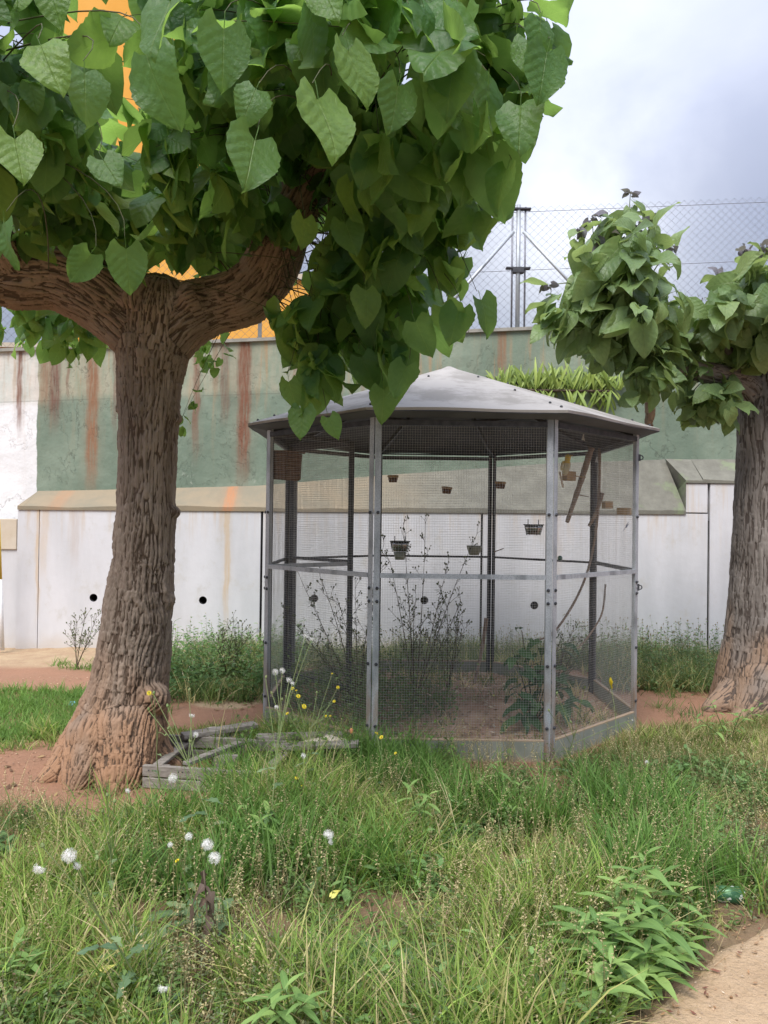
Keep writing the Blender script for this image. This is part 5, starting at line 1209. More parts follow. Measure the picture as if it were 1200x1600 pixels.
# small leafy herbs: stems set with little oval leaves
def herb_field(name, P, h, leaf, nl, cols, label, stem_col=(.16, .19, .07), spread=.5, heads=None, tmin=.0, wide=.22):
    n = len(P); Vs, Fs, Cs = [], [], []; b = 0
    az = rs.rand(n) * 6.283; ln = rs.uniform(0, spread, n); H = h * rs.uniform(.5, 1.25, n); x0, y0 = P[:, 0], P[:, 1]; z0 = gz(x0, y0) - .01 + .035 * (oct_in(x0, y0) < 0)
    dx, dy = np.cos(az) * np.sin(ln), np.sin(az) * np.sin(ln); dz = np.cos(ln)
    # stem: a thin three-sided spike
    w = .0016
    S = np.empty((n, 6, 3))
    for q in range(3):
        a = 2 * np.pi * q / 3
        for r_, t in ((0, 0), (1, 1)):
            ww = w * (1 - .6 * t); S[:, r_ * 3 + q] = np.stack([x0 + dx * H * t + ww * np.cos(a), y0 + dy * H * t + ww * np.sin(a), z0 + dz * H * t], -1)
    tr = []
    for q in range(3): q2 = (q + 1) % 3; tr += [(q, q2, 3 + q2), (q, 3 + q2, 3 + q)]
    Vs.append(S.reshape(-1, 3)); Fs.append(((np.arange(n) * 6)[:, None, None] + np.array(tr)[None]).reshape(-1, 3)); Cs.append(np.repeat(np.array(stem_col)[None] * rs.uniform(.8, 1.2, (n, 1)), 6, 0)); b = n * 6
    m = n * nl; pi = np.repeat(np.arange(n), nl); t = np.tile((np.arange(nl) + .5) / nl, n) + rs.uniform(-.05, .05, m); t = (tmin + (1 - tmin) * t).clip(.05, 1.02)
    c0 = np.stack([x0[pi] + dx[pi] * H[pi] * t, y0[pi] + dy[pi] * H[pi] * t, z0[pi] + dz[pi] * H[pi] * t], -1)
    la = np.tile(np.arange(nl) * 2.4, n) + az[pi] + rs.uniform(-.4, .4, m); up = rs.uniform(-.35, .75, m); Lf = leaf * rs.uniform(.6, 1.2, m) * (1.15 - .5 * t)
    d = np.stack([np.cos(la) * np.cos(up), np.sin(la) * np.cos(up), np.sin(up)], -1); sd = np.stack([-np.sin(la), np.cos(la), rs.uniform(-.3, .3, m)], -1); W = Lf * wide
    L3 = np.empty((m, 6, 3)); 
    for i, (a, s_, dr) in enumerate(((.05, 0, 0), (.35, -1, .02), (.35, 1, .02), (.7, -.8, -.06), (.7, .8, -.06), (1.0, 0, -.2))): L3[:, i] = c0 + d * (Lf * a)[:, None] + sd * (W * s_)[:, None] + np.array([0, 0, 1]) * (Lf * dr)[:, None]
    tr = np.array([(0, 1, 2), (1, 3, 4), (1, 4, 2), (3, 5, 4)])
    Vs.append(L3.reshape(-1, 3)); Fs.append(((np.arange(m) * 6)[:, None, None] + tr[None]).reshape(-1, 3) + b); Cs.append(np.repeat(cols[pi] * rs.uniform(.8, 1.2, (m, 1)), 6, 0)); b += m * 6
    if heads is not None:
        hs_, hc = heads; k = rs.rand(n) < .8; p = np.stack([x0 + dx * H, y0 + dy * H, z0 + dz * H], -1)[k]; kk = len(p); O = np.empty((kk, 6, 3))
        for i, v in enumerate(((1, 0, 0), (-1, 0, 0), (0, 1, 0), (0, -1, 0), (0, 0, 2.4), (0, 0, -1))): O[:, i] = p + np.array(v) * hs_ * rs.uniform(.7, 1.2, (kk, 1))
        tr = np.array([(0, 2, 4), (2, 1, 4), (1, 3, 4), (3, 0, 4), (2, 0, 5), (1, 2, 5), (3, 1, 5), (0, 3, 5)])
        Vs.append(O.reshape(-1, 3)); Fs.append(((np.arange(kk) * 6)[:, None, None] + tr[None]).reshape(-1, 3) + b); Cs.append(np.repeat(np.array(hc)[None] * rs.uniform(.7, 1.2, (kk, 1)), 6, 0))
    return tag(np_mesh(name, np.concatenate(Vs), np.concatenate(Fs), M['plant'], None, np.concatenate(Cs), False), label, 'weeds', kind='stuff')
okn = lambda x, y: (1 - bare(x, y)) * (oct_in(x, y) > .03) * frame_ok(x, y) * (1 - in_pallet(x, y))
P = scatter(9500, -1.9, 2.8, 2.15, 4.9, lambda x, y: okn(x, y) * sst(VC.fbm(x * 2.1 + 9, y * 2.1, 3), .44, .58) * np.where(x < -1.2, .35, 1))
herb_field('low_herbs', P, .15, .032, 9, G_cols(len(P), (.085, .165, .045), (.17, .25, .08)), 'small leaved green herbs among the foreground grass')
P = scatter(5200, -2.0, 2.6, 2.12, 3.9, lambda x, y: okn(x, y) * sst(VB.fbm(x * 2.6 + 4, y * 2.6, 3), .48, .60))
herb_field('grey_herbs', P, .19, .020, 14, G_cols(len(P), (.17, .20, .11), (.26, .28, .14), (.20, .14, .08), .2), 'wispy grey green herbs with tiny leaves in the foreground', (.22, .18, .10), .7)
P = scatter(3600, -2.5, 3.0, 2.2, 5.0, lambda x, y: okn(x, y) * sst(VB.fbm(x * 1.7 + 2, y * 1.7 + 5, 3), .42, .62))
herb_field('seed_stalks', P, .30, .016, 15, G_cols(len(P), (.40, .34, .18), (.50, .42, .24)), 'tan seeding grass stalks standing above the grass', (.38, .33, .17), .5, tmin=.62)
P = scatter(2600, -2.2, 2.4, 2.15, 4.9, lambda x, y: okn(x, y) * sst(VA.fbm(x * 2.4 + 7, y * 2.4, 3), .44, .60))
herb_field('broad_weeds', P, .13, .085, 7, G_cols(len(P), (.12, .22, .08), (.22, .34, .12)), 'broad leaved weeds tangled in the foreground grass', (.18, .24, .1), .7, wide=.20)
P = scatter(1500, -2.4, 2.6, 2.2, 4.9, lambda x, y: okn(x, y) * .6); blades('straw_bents', P, rs.uniform(.20, .46, len(P)), rs.uniform(.0018, .0035, len(P)), G_cols(len(P), (.46, .40, .20), (.62, .55, .33)), 'long pale dry grass stems arching over the green grass', (.1, 1.0), .8, segs=4)
P = scatter(500, -3.2, -.8, 3.6, 6.6, lambda x, y: (bare(x, y) > .5) * (trunk_d(x, y) > .3) * .5)
earth_leaf_pts = P
P = scatter(1300, 2.0, 4.4, 6.7, 8.9, lambda x, y: backw(x, y) * sst(VC.fbm(x * 3, y * 3), .3, .55)); herb_field('wall_weeds', P, .42, .055, 14, G_cols(len(P), (.10, .17, .07), (.19, .27, .11)), 'dense dark weeds with seed heads between cage and right tree', (.16, .18, .08), .35, (.007, (.30, .25, .14)))
P = scatter(1300, -2.3, -.80, 5.3, 8.9, lambda x, y: backw(x, y) * sst(VC.fbm(x * 3, y * 3), .32, .55)); herb_field('trunk_weeds', P, .40, .07, 12, G_cols(len(P), (.09, .18, .06), (.19, .30, .10)), 'tall leafy weeds between the mulberry trunk and the cage', (.14, .19, .07), .35, (.006, (.5, .48, .38)))
P = scatter(1100, -.9, 2.2, 7.95, 8.9, lambda x, y: (oct_in(x, y) > .08) * sst(VC.fbm(x * 3, y * 3), .40, .6)); herb_field('far_weeds', P, .30, .04, 13, G_cols(len(P), (.14, .19, .08), (.26, .30, .14)), 'weeds at the wall foot seen through the cage', (.2, .2, .1), .35, (.006, (.33, .27, .15)))
P = scatter(700, -.9, .5, 4.55, 6.5, lambda x, y: (oct_in(x, y) > .04) * (y < 5.25)); herb_field('cage_front_herbs', P, .30, .05, 12, G_cols(len(P), (.09, .17, .04), (.16, .25, .07)), 'leafy herbs right against the front kick board', (.16, .2, .08), .5)
P = scatter(1100, -.8, 1.7, 5.2, 7.6, lambda x, y: (oct_in(x, y) < -.10) * sst(np.hypot(x + .15, (y - 6.3) * .8), .95, .4)); herb_field('cage_weeds', P, .50, .055, 14, G_cols(len(P), (.10, .17, .06), (.19, .27, .09)), 'low weeds crowding the left of the cage floor', (.15, .14, .07), .6)

# litter: dead leaves and pebbles
def litter(name, P, size, cols, label, kind='leaves'):
    n = len(P); x, y = P[:, 0], P[:, 1]; z = gz(x, y) + .006 + .037 * (oct_in(x, y) < 0) + .02 * (path_d(x, y) > .0); a = rs.rand(n) * 6.28; s = size * rs.uniform(.5, 1.4, n); V = np.empty((n, 5, 3)); tl = rs.uniform(-.4, .4, n)
    for i, (u, v, w) in enumerate(((-1, 0, .1), (0, -.45, 0), (1, 0, .15), (0, .45, .0), (0, 0, .35))):
        V[:, i, 0] = x + s * (u * np.cos(a) - v * np.sin(a)); V[:, i, 1] = y + s * (u * np.sin(a) + v * np.cos(a)); V[:, i, 2] = z + s * (w + u * tl)
    tr = np.array([(0, 1, 4), (1, 2, 4), (2, 3, 4), (3, 0, 4)]); F_ = ((np.arange(n) * 5)[:, None, None] + tr[None]).reshape(-1, 3)
    return tag(np_mesh(name, V.reshape(-1, 3), F_, M['plant'], None, np.repeat(cols, 5, 0)), label, kind, kind='stuff')
P = scatter(5200, -.95, 2.0, 4.9, 7.8, lambda x, y: (oct_in(x, y) < -.04) * (.35 + .65 * (y > 6.3))); litter('leaf_litter', P, .022, G_cols(len(P), (.22, .14, .09), (.42, .31, .22), (.55, .48, .38), .15), 'dead leaf litter and husks on the cage floor')
P = scatter(3600, .5, 2.2, 2.0, 3.6, lambda x, y: sst(path_d(x, y), -.22, -.02) * sst(path_d(x, y), .24, .04) * .6); P = P[::2]; litter('path_litter', P, .010, G_cols(len(P), (.30, .17, .09), (.42, .28, .17), (.22, .10, .07), .3), 'dry leaf scraps along the edge of the sandy path')
P = scatter(900, .6, 2.4, 1.9, 3.6, lambda x, y: (path_d(x, y) > .02) * .35); litter('path_grit', P, .0055, G_cols(len(P), (.42, .30, .20), (.62, .52, .42)), 'small grit scattered on the sandy path', 'grit')
P = scatter(3500, -3.4, -.9, 3.6, 7.6, lambda x, y: (bare(x, y) > .5) * (trunk_d(x, y) > .3) * .8); litter('pebbles', P, .009, G_cols(len(P), (.33, .20, .13), (.50, .38, .28), (.16, .1, .07), .3), 'small pebbles and crumbs on the bare red earth', 'pebbles')
litter('earth_litter', earth_leaf_pts, .022, G_cols(len(earth_leaf_pts), (.25, .16, .09), (.42, .33, .16), (.16, .10, .06), .3), 'dead leaves scattered on the earth round the mulberry trunk')

# ------------------------------------------------------------------ single plants
rp = random.Random(21)
def curve_pts(a, b, sag=.0, side=Vector((0, 0, 0)), n=8):
    a, b = Vector(a), Vector(b); m = (a + b) / 2 + side + Vector((0, 0, sag)); return [a * (1 - t) ** 2 + m * 2 * t * (1 - t) + b * t * t for t in [i / (n - 1) for i in range(n)]]
def lance_mesh(name, L, W, droop, wav, mat, rows=5, lobes=0):
    V, F, UV = [], [], []
    for i in range(rows + 1):
        t = i / rows; w = W * .5 * math.sin(math.pi * (t * .93 + .04)) ** .8 * (1 if not lobes else (1.25 if i % 2 else .45))
        for j in (-1, 0, 1): V.append((j * w, L * t - (.06 * L if lobes and i % 2 and j else 0), .25 * abs(j) * w - droop * L * t * t + wav * L * math.sin(t * 9) * (j) * .3)); UV.append((j * .5 * w / (W * .5) + .5, t))
    for i in range(rows):
        for j in range(2): F.append((i * 3 + j, i * 3 + j + 1, i * 3 + j + 4, i * 3 + j + 3))
    o = np_mesh(name, V, F, mat, None, None, True, UV); me = o.data; bpy.data.objects.remove(o); return me
def lance_mat(name, dark, mid, light):
    t = NT(name); uv = t.pos('uv'); sp = t.n('ShaderNodeSeparateXYZ'); t.t.links.new(uv, sp.inputs[0]); u = t.math('ABSOLUTE', t.math('SUBTRACT', sp.outputs[0], .5))
    c = t.ramp(t.n('ShaderNodeObjectInfo').outputs['Random'], [(0, dark), (.5, mid), (1, light)]); c = t.mix(t.rng(u, .0, .05, .45, 0), c, light)
    t.fin(c, .5); add_translucent(t, t.mix(.5, c, light), .35); return t.m
M['lance'] = lance_mat('herb_leaf', (.13, .24, .07), (.21, .35, .10), (.32, .46, .14))
M['blue_leaf'] = lance_mat('thistle_leaf', (.11, .19, .10), (.16, .25, .12), (.26, .35, .17))
M['dark_leaf'] = lance_mat('dark_leaf', (.035, .09, .035), (.05, .12, .045), (.09, .17, .06))
M['strap'] = lance_mat('strap_leaf', (.16, .24, .05), (.27, .37, .08), (.40, .50, .12))
M['brown_stem'] = simple('brown_stem', (.075, .055, .04), (.13, .10, .065), 30, .9)
LM = [lance_mesh('leaf', .11, .027, .35 + .15 * i, .06, M['lance'], 5) for i in range(3)]
def add_leaf(me, parent, p, tip, nrm, s, name='leaf'):
    o = bpy.data.objects.new(name, me); COL.objects.link(o); o.parent = parent
    o.matrix_basis = Matrix.Translation(Vector(p) - woff(parent)) @ frame(tip, nrm).to_4x4() @ Matrix.Scale(s, 4); return o
def gp(px, py, z=0): p = ground_at(px, py); p.z = float(gz(p.x, p.y)) - .01 + z; return p
def leafy_plant(base, shoots, label, nl=12, sc=1.0, name='leafy_weed', top_tuft=True):
    t = thing(name, label, 'plant', base)
    for tip in shoots:
        b = base + Vector((rp.uniform(-.03, .03), rp.uniform(-.03, .03), 0)); P = curve_pts(b, tip, .03, (Vector(tip) - b) * .12); m = MB(); m.tube(P, [.004 * (1 - .6 * i / 7) for i in range(8)], 5); m.build('stem', M['young_twig'], t, True)
        for i in range(nl):
            f = .10 + .90 * (i / (nl - 1)) ** .85; k = f * 7; i0 = min(6, int(k)); p = P[i0].lerp(P[i0 + 1], k - i0); a = i * 2.4 + rp.uniform(-.3, .3)
            up = .25 + .9 * max(0, f - .7) / .3; d = Vector((math.cos(a), math.sin(a), up + rp.uniform(-.15, .15)))
            add_leaf(LM[rp.randrange(3)], t, p, d, Vector((0, 0, 1)) - d * .2, sc * rp.uniform(.75, 1.15) * (1.0 if f < .85 else .62))
    return t
b = gp(985, 1545); S_ = [at(px, py, d) for px, py, d in ((1008, 1338, 2.85), (1060, 1400, 2.9), (960, 1395, 2.75), (925, 1440, 2.6), (968, 1445, 2.55), (1040, 1450, 2.7), (1085, 1440, 2.9), (915, 1490, 2.5), (950, 1510, 2.4), (1010, 1490, 2.5), (1050, 1500, 2.6), (935, 1560, 2.3), (985, 1370, 2.8), (1030, 1370, 2.95), (945, 1465, 2.55), (1000, 1430, 2.6), (975, 1540, 2.4), (900, 1455, 2.55), (1070, 1475, 2.75), (1020, 1530, 2.5))]
b = gp(985, 1500); leafy_plant(b, S_, 'bushy bright green leafy weed beside the sandy path at the bottom right', 14, 1.32)
b = gp(455, 1598); leafy_plant(b + Vector((0, -.02, 0)), [at(445, 1545, 2.15), at(475, 1568, 2.12), at(420, 1575, 2.1)], 'fresh green leafy weed at the bottom edge left of centre', 9, 1.0)
b = gp(805, 1255); leafy_plant(b, [at(770, 1195, 3.95), at(812, 1225, 3.9), at(800, 1268, 3.8), at(745, 1225, 4.0)], 'leafy weed rising in the grass below the near right post', 9, .8)
b = gp(1135, 1160); leafy_plant(b, [at(1110, 1095, 5.4), at(1160, 1110, 5.3), at(1085, 1120, 5.3), at(1190, 1100, 5.3)], 'pale leafy weed growing before the foot of the right tree', 10, .9)
b = gp(250, 985); leafy_plant(gp(268, 1050), [at(272, 972, 6.9), at(262, 990, 6.9), at(282, 995, 6.8)], 'upright narrow leaved weed right behind the mulberry trunk', 14, 1.1)
b = gp(655, 1290); leafy_plant(b, [at(640, 1230, 3.7), at(668, 1245, 3.6), at(655, 1262, 3.5)], 'low leafy weed in the tall grass below the middle of the cage', 9, .9)
b = gp(30, 1540); leafy_plant(b, [at(20, 1480, 2.5), at(50, 1500, 2.45), at(5, 1520, 2.4)], 'leafy green weed in the bottom left corner', 9, .9)
b = gp(560, 1520); leafy_plant(b, [at(545, 1465, 2.7), at(580, 1480, 2.65)], 'small leafy weed beside the dry patch near the bottom middle', 8, .75)
b = gp(400, 1330); leafy_plant(b, [at(380, 1255, 3.5), at(425, 1262, 3.5), at(405, 1285, 3.4)], 'leafy weed under the tall branching sow thistle', 9, .9)
# dark leaved plant in the cage
b = Vector((at(835, 1100, 5.75).x, 5.75, .04)); dl = [leaf_data(leaf_mesh('l', .15, .085, .05, .01, .25, .35, .08, 6, .05, i, 2), M['dark_leaf'], 'leaf') for i in range(3)]
dp = thing('dark_leaved_plant', 'dark green broad leaved plant growing behind the near right post in the cage', 'plant', b)
for px, py, d in ((815, 985, 5.8), (800, 1015, 5.7), (850, 1000, 5.8), (880, 990, 5.9), (805, 1080, 5.6), (850, 1060, 5.6), (900, 1040, 5.9), (870, 1100, 5.6), (815, 1120, 5.5), (905, 1090, 5.8)):
    tip = at(px, py, d); P = curve_pts(b, tip, .08); m = MB(); m.tube(P, [.007 * (1 - .6 * i / 7) for i in range(8)], 5); m.build('stem', M['twig'], dp, True)
    for i in range(6):
        f = .45 + .55 * i / 5; k = f * 7; i0 = min(6, int(k)); p = P[i0].lerp(P[i0 + 1], k - i0); a = rp.uniform(0, 6.28); dd = Vector((math.cos(a), math.sin(a), rp.uniform(-.7, .15))); add_leaf(dl[i % 3], dp, p, dd, Vector((0, -.3, 1)), rp.uniform(.7, 1.1))
# tall dry branching weeds in the cage
def dry_weed(base, tips, label, seed, dens=1.0):
    r_ = random.Random(seed); t = thing('dry_weed', label, 'plant', base); lf = MB(); n_leaf = 0
    for tip in tips:
        m = MB(); tip = Vector(tip); L = (tip - base).length; P = curve_pts(base, tip, .05 * L, (tip - base) * .05 + Vector((r_.uniform(-.05, .05), r_.uniform(-.05, .05), 0)), 9); m.tube(P, [.0045 * (1 - .65 * i / 8) for i in range(9)], 5)
        for i in range(2, 9):
            for s_ in range(2):
                if r_.random() > .85 * dens: continue
                p = P[i]; d = (P[min(8, i + 1)] - P[i - 1]).normalized(); d = (d + Vector((r_.uniform(-.9, .9), r_.uniform(-.9, .9), r_.uniform(-.2, .5)))).normalized(); l = r_.uniform(.06, .20) * (1.1 - i / 12); q = p + d * l
                m.tube([p, p.lerp(q, .5) + Vector((0, 0, .01)), q], .0017, 3, False)
                for u in range(r_.randint(2, 4)):
                    d2 = (d + Vector((r_.uniform(-1, 1), r_.uniform(-1, 1), r_.uniform(-.3, .9))) * .8).normalized(); q2 = q + d2 * r_.uniform(.02, .06); m.tube([q, q2], .0012, 3, False); lf.ball(q2, r_.uniform(.004, .008), 4, 3, (1, 1, 1.3))
                if i < 7:
                    for u in range(4):
                        c_ = p.lerp(q, r_.random()); a = r_.uniform(0, 6.28); e = Vector((math.cos(a), math.sin(a), r_.uniform(-.6, .3))); w_ = e.cross(Vector((0, 0, 1))).normalized() * .008; l_ = r_.uniform(.03, .075); lf.poly([c_, c_ + e * l_ * .5 + w_, c_ + e * l_, c_ + e * l_ * .5 - w_])
        m.build('stem', M['brown_stem'], t)
    lf.build('seed_heads', M['weed_leaf'], t)['kind'] = 'stuff'
M['weed_leaf'] = simple('weed_leaf', (.10, .13, .06), (.17, .19, .09), 30, .9)
b = Vector((at(560, 1040, 6.3).x, 6.3, .04)); dry_weed(b, [at(px, py, d) for px, py, d in ((470, 905, 6.0), (500, 900, 6.5), (530, 945, 6.1), (555, 920, 6.6), (480, 985, 5.9), (590, 900, 6.4), (600, 850, 6.5), (450, 960, 6.3))], 'dark dry weed branching up behind the left panel of the cage', 3, 1.1)
b = Vector((at(650, 1040, 6.4).x, 6.4, .04)); dry_weed(b, [at(px, py, d) for px, py, d in ((630, 820, 6.5), (665, 820, 6.5), (700, 880, 6.3), (745, 835, 6.9), (610, 880, 6.2), (650, 930, 6.1), (690, 950, 6.5), (720, 940, 6.6), (640, 960, 6.0))], 'tallest dry weed with seed heads in the middle of the cage', 9, 1.1)
b = Vector((at(700, 1045, 6.8).x, 6.8, .04)); dry_weed(b, [at(px, py, d) for px, py, d in ((715, 960, 6.8), (700, 940, 6.8), (685, 970, 6.7), (725, 985, 6.8), (722, 965, 6.5))], 'small bushy dry weed near the far mesh at the middle of the cage', 15, .9)
for px0, py0, px1, py1, d, lab, sd in ((868, 1040, 895, 985, 7.0, 'short dry weed at the right rear of the cage', 31), (355, 1050, 365, 975, 7.3, 'dry weed with pale heads left of the cage', 41), (120, 1040, 135, 960, 7.8, 'wispy weed at the wall foot left of the mulberry trunk', 45)):
    b = Vector((at(px0, py0, d).x, d, .02)); dry_weed(b, [at(px1 + dx_, py1 + dy_, d + dd_) for dx_, dy_, dd_ in ((0, 0, 0), (-14, 12, .1), (14, 8, -.1), (22, 22, .0), (-24, 25, 0))], lab, sd, .7)
# strap-leaved ferns on the wall ledge
lg = MB(); lx0, lx1 = at(783, 600, 9.3).x, at(960, 600, 9.3).x; lz = at(870, 608, 9.3).z
lg.box(((lx0 + lx1) / 2, 9.29, lz - .02), (lx1 - lx0 - .08, .05, .03)); 
o = lg.build('wall_ledge', M['brown_stem'], gw, bevel=.01)
SM = [lance_mesh('frond', .30, .032, .25 + .25 * i, .05, M['strap'], 5) for i in range(4)]
side = ['leftmost', 'second', 'third', 'fourth', 'fifth', 'rightmost']
for i in range(6):
    c = Vector((lx0 + .06 + (lx1 - lx0 - .1) * i / 5, 9.28, lz - .01)); t = thing('strap_fern', f'yellow green strap leaved fern on the wall ledge, {side[i]} of six', 'fern', c, 'ferns on the wall ledge')
    for j in range(46):
        p = c + Vector((rp.uniform(-.13, .13), rp.uniform(-.03, .03), 0)); a = rp.uniform(-3.14, 3.14); d = Vector((math.cos(a) * .55, -abs(math.sin(a)) * .45, rp.uniform(.5, 1.4) if rp.random() > .25 else -.5)); add_leaf(SM[rp.randrange(4)], t, p, d, Vector((0, -1, .5)) + d.cross(Vector((0, 0, 1))) * .3, rp.uniform(.55, 1.15), 'frond')
# spiky grey shrub beyond the fence
c = Vector((at(1070, 490, 10.4).x, 10.4, 3.6)); t = thing('grey_shrub', 'spiky grey shrub growing behind the chain link fence', 'shrub', c); m = MB(); l2 = MB()
for i in range(46):
    a = rp.uniform(0, 6.28); d = Vector((math.cos(a) * rp.uniform(.1, .42), math.sin(a) * rp.uniform(.1, .4), 1)); q = c + d * rp.uniform(.5, 1.02); P = curve_pts(c, q, .05); m.tube(P, .006, 4, False)
    for j in range(16):
        p = P[3 + j % 5] + Vector((rp.uniform(-.05, .05), rp.uniform(-.05, .05), rp.uniform(-.03, .06))); e = rdir(rp) * .045; w_ = e.cross(Vector((0, 1, 0))) * .14; l2.poly([p - w_, p + e, p + w_])
m.build('stems', M['brown_stem'], t)['kind'] = 'stuff'; l2.build('foliage', simple('grey_green_foliage', (.14, .18, .12), (.22, .26, .19), 20, .9), t)['kind'] = 'stuff'

# sow thistles with seed clocks
BL_ = [lance_mesh('leaf', .15, .05, .4, .15, M['blue_leaf'], 8, 1) for i in range(2)]
def clock_mesh(r, sd, miss):
    m = MB(); rn = random.Random(sd); gapd = Vector((rn.uniform(-1, 1), rn.uniform(-1, 1), rn.uniform(-1, .5))).normalized(); m.ball((0, 0, 0), r * .22, 8, 6)
    for i in range(150):
        z = 1 - 2 * (i + .5) / 150; a = i * 2.399; d = Vector((math.sqrt(1 - z * z) * math.cos(a), math.sqrt(1 - z * z) * math.sin(a), z)); o = d.orthogonal().normalized(); e = d.cross(o)
        if d.dot(gapd) > 1 - miss * 2 * rn.uniform(.6, 1.3): continue
        q = d * r * rn.uniform(.62, 1.12); m.poly([q - o * .0003, q + o * .0003, d * r * .2])
        for k in range(4): f = (o * math.cos(k * 1.57 + i) + e * math.sin(k * 1.57 + i)); m.poly([q, q + (f + d * .35) * r * .26 + o * .0004, q + (f + d * .35) * r * .26 - o * .0004]); 
        m.poly([q + o * r * .05, q + e * r * .05, q - o * r * .05, q - e * r * .05])
    me = m.mesh('seed_clock'); me.materials.append(M['fluff']); return me
CKS = [clock_mesh(.016, 3, .0), clock_mesh(.016, 4, .22), clock_mesh(.016, 5, .42)]
fm = MB()
for ring, (n_, L_f, up_) in enumerate(((16, .014, .15), (12, .010, .6), (7, .006, 1.2))):
    for i in range(n_):
        a = 2 * math.pi * i / n_ + ring; d = Vector((math.cos(a), math.sin(a), up_)).normalized() * L_f; w_ = Vector((-math.sin(a), math.cos(a), 0)) * .0016; b_ = Vector((0, 0, .001 * ring)); fm.poly([b_ - w_ * .6, b_ + d * .6 - w_, b_ + d, b_ + d * .6 + w_, b_ + w_ * .6])
FL = fm.mesh('flower_head'); FL.materials.append(M['petal'])
bm3 = MB(); bm3.lathe((0, 0, 0), [(0, 0), (.004, .001), (.0055, .005), (.004, .011), (.0025, .014)], 8); BUD = bm3.mesh('bud'); BUD.materials.append(M['young_twig'])
def put(me, parent, p, s=1.0, rot=None, name=None):
    o = bpy.data.objects.new(name or me.name, me); COL.objects.link(o); o.parent = parent
    o.matrix_basis = Matrix.Translation(Vector(p) - woff(parent)) @ (rot.to_4x4() if rot is not None else Matrix()) @ Matrix.Scale(s, 4); return o
def clock_plant(base, heads, label, name='sow_thistle', leaves_n=5, sc=1.0, stemr=.0028, lmesh=None):
    """heads = (point, 'c' clock | 'y' yellow flower | 'b' bud, size)"""
    t = thing(name, label, 'wildflower', base); m = MB(); hub = None
    hp = [Vector(h[0]) for h in heads]; cen = sum(hp, Vector((0, 0, 0))) / len(hp); hub = base.lerp(cen, .72); side = Vector((rp.uniform(-.04, .04), rp.uniform(-.04, .04), 0))
    P = curve_pts(base, hub, .02, side); m.tube(P, [stemr * (1.3 - .5 * i / 7) for i in range(8)], 6, False)
    for h in heads: 
        q = Vector(h[0]); k = min(7, 5 + rp.randrange(3)); m.tube(curve_pts(P[k], q, .015, n=5), stemr * .6, 5, False)
    m.build('stem', M['young_twig'], t, True)
    for h in heads:
        q = Vector(h[0]); rt = Matrix.Rotation(rp.uniform(-.6, .6), 3, 'X') @ Matrix.Rotation(rp.uniform(-.6, .6), 3, 'Y')
        if h[1] == 'c': put(CKS[rp.randrange(3)], t, q, h[2] * .9, rt)
        elif h[1] == 'y': put(FL, t, q, h[2], Matrix.Rotation(R(rp.uniform(25, 60)), 3, 'X') @ rt); put(BUD, t, q - Vector((0, 0, .008)), h[2])
        else: put(BUD, t, q, h[2] * 1.2, rt)
    for i in range(leaves_n):
        f = (.05 + .6 * i / max(1, leaves_n - 1)) * 7; i0 = int(f); p = P[i0].lerp(P[i0 + 1], f - i0); a = i * 2.3 + rp.random(); d = Vector((math.cos(a), math.sin(a), .35)); add_leaf((lmesh or BL_)[i % 2], t, p, d, Vector((0, 0, 1)), sc * rp.uniform(.7, 1.1) * (1 - .5 * f / 7))
    return t
C = lambda px, py, d, s=1.0: (at(px, py, d), 'c', s)
Yf = lambda px, py, d, s=1.0: (at(px, py, d), 'y', s)
Bf = lambda px, py, d, s=1.0: (at(px, py, d), 'b', s)
clock_plant(gp(235, 1560), [C(108, 1337, 2.3, 1.35), C(62, 1356, 2.3, 1.15), C(121, 1352, 2.32, .8), Bf(68, 1325, 2.35), Bf(152, 1345, 2.3)], 'leaning sow thistle with three white seed clocks at the lower left', leaves_n=6, sc=1.0)
clock_plant(gp(345, 1470), [C(324, 1320, 2.75, 1.35), C(335, 1341, 2.7, 1.35), Bf(352, 1325, 2.75), Bf(318, 1338, 2.7)], 'sow thistle with two touching white seed clocks left of centre', leaves_n=5)
clock_plant(gp(290, 1400), [C(295, 1307, 3.1, 1.0), C(266, 1320, 3.1, .7), Yf(277, 1345, 3.05, .8), Bf(290, 1298, 3.1)], 'sow thistle with one small seed clock above a yellow flower', leaves_n=4)
clock_plant(gp(262, 1585), [C(255, 1543, 2.33, .95)], 'single low seed clock among grass near the bottom edge', leaves_n=4, sc=.8)
clock_plant(gp(480, 1400), [C(513, 1305, 3.1, 1.35), C(517, 1316, 3.1, .7), Bf(488, 1312, 3.1), Bf(484, 1340, 3.05)], 'sow thistle with one ragged seed clock in the centre of the grass', leaves_n=4, sc=.7)
clock_plant(gp(160, 1430), [Bf(178, 1255, 3.0), Bf(160, 1270, 3.0), Bf(168, 1245, 3.0), C(200, 1235, 3.1, .7), Bf(152, 1335, 2.9)], 'slim tall sow thistle in bud before the red earth', leaves_n=4, sc=.7)
clock_plant(gp(350, 1370), [C(270, 1216, 3.6, 1.35), C(300, 1117, 3.7, .9), Bf(240, 1085, 3.7), Bf(262, 1105, 3.7), Bf(232, 1110, 3.7), Bf(295, 1080, 3.7), C(306, 1148, 3.7, .9), Bf(262, 1140, 3.7), Bf(298, 1160, 3.7)], 'tall branching sow thistle crossing in front of the pallet', leaves_n=6, sc=1.1)
clock_plant(gp(420, 1340), [C(430, 1050, 3.9, 1.1), C(441, 1048, 3.9, 1.0), C(452, 1062, 3.9, 1.0), C(457, 1068, 3.88, .7), C(478, 993, 4.0, 1.0), C(487, 999, 4.0, .6), Bf(415, 1060, 3.9), Bf(425, 1085, 3.9), C(432, 1105, 3.85, .7), Bf(440, 1095, 3.85)], 'tallest sow thistle with a spray of seed clocks before the left cage post', leaves_n=5, sc=1.0)
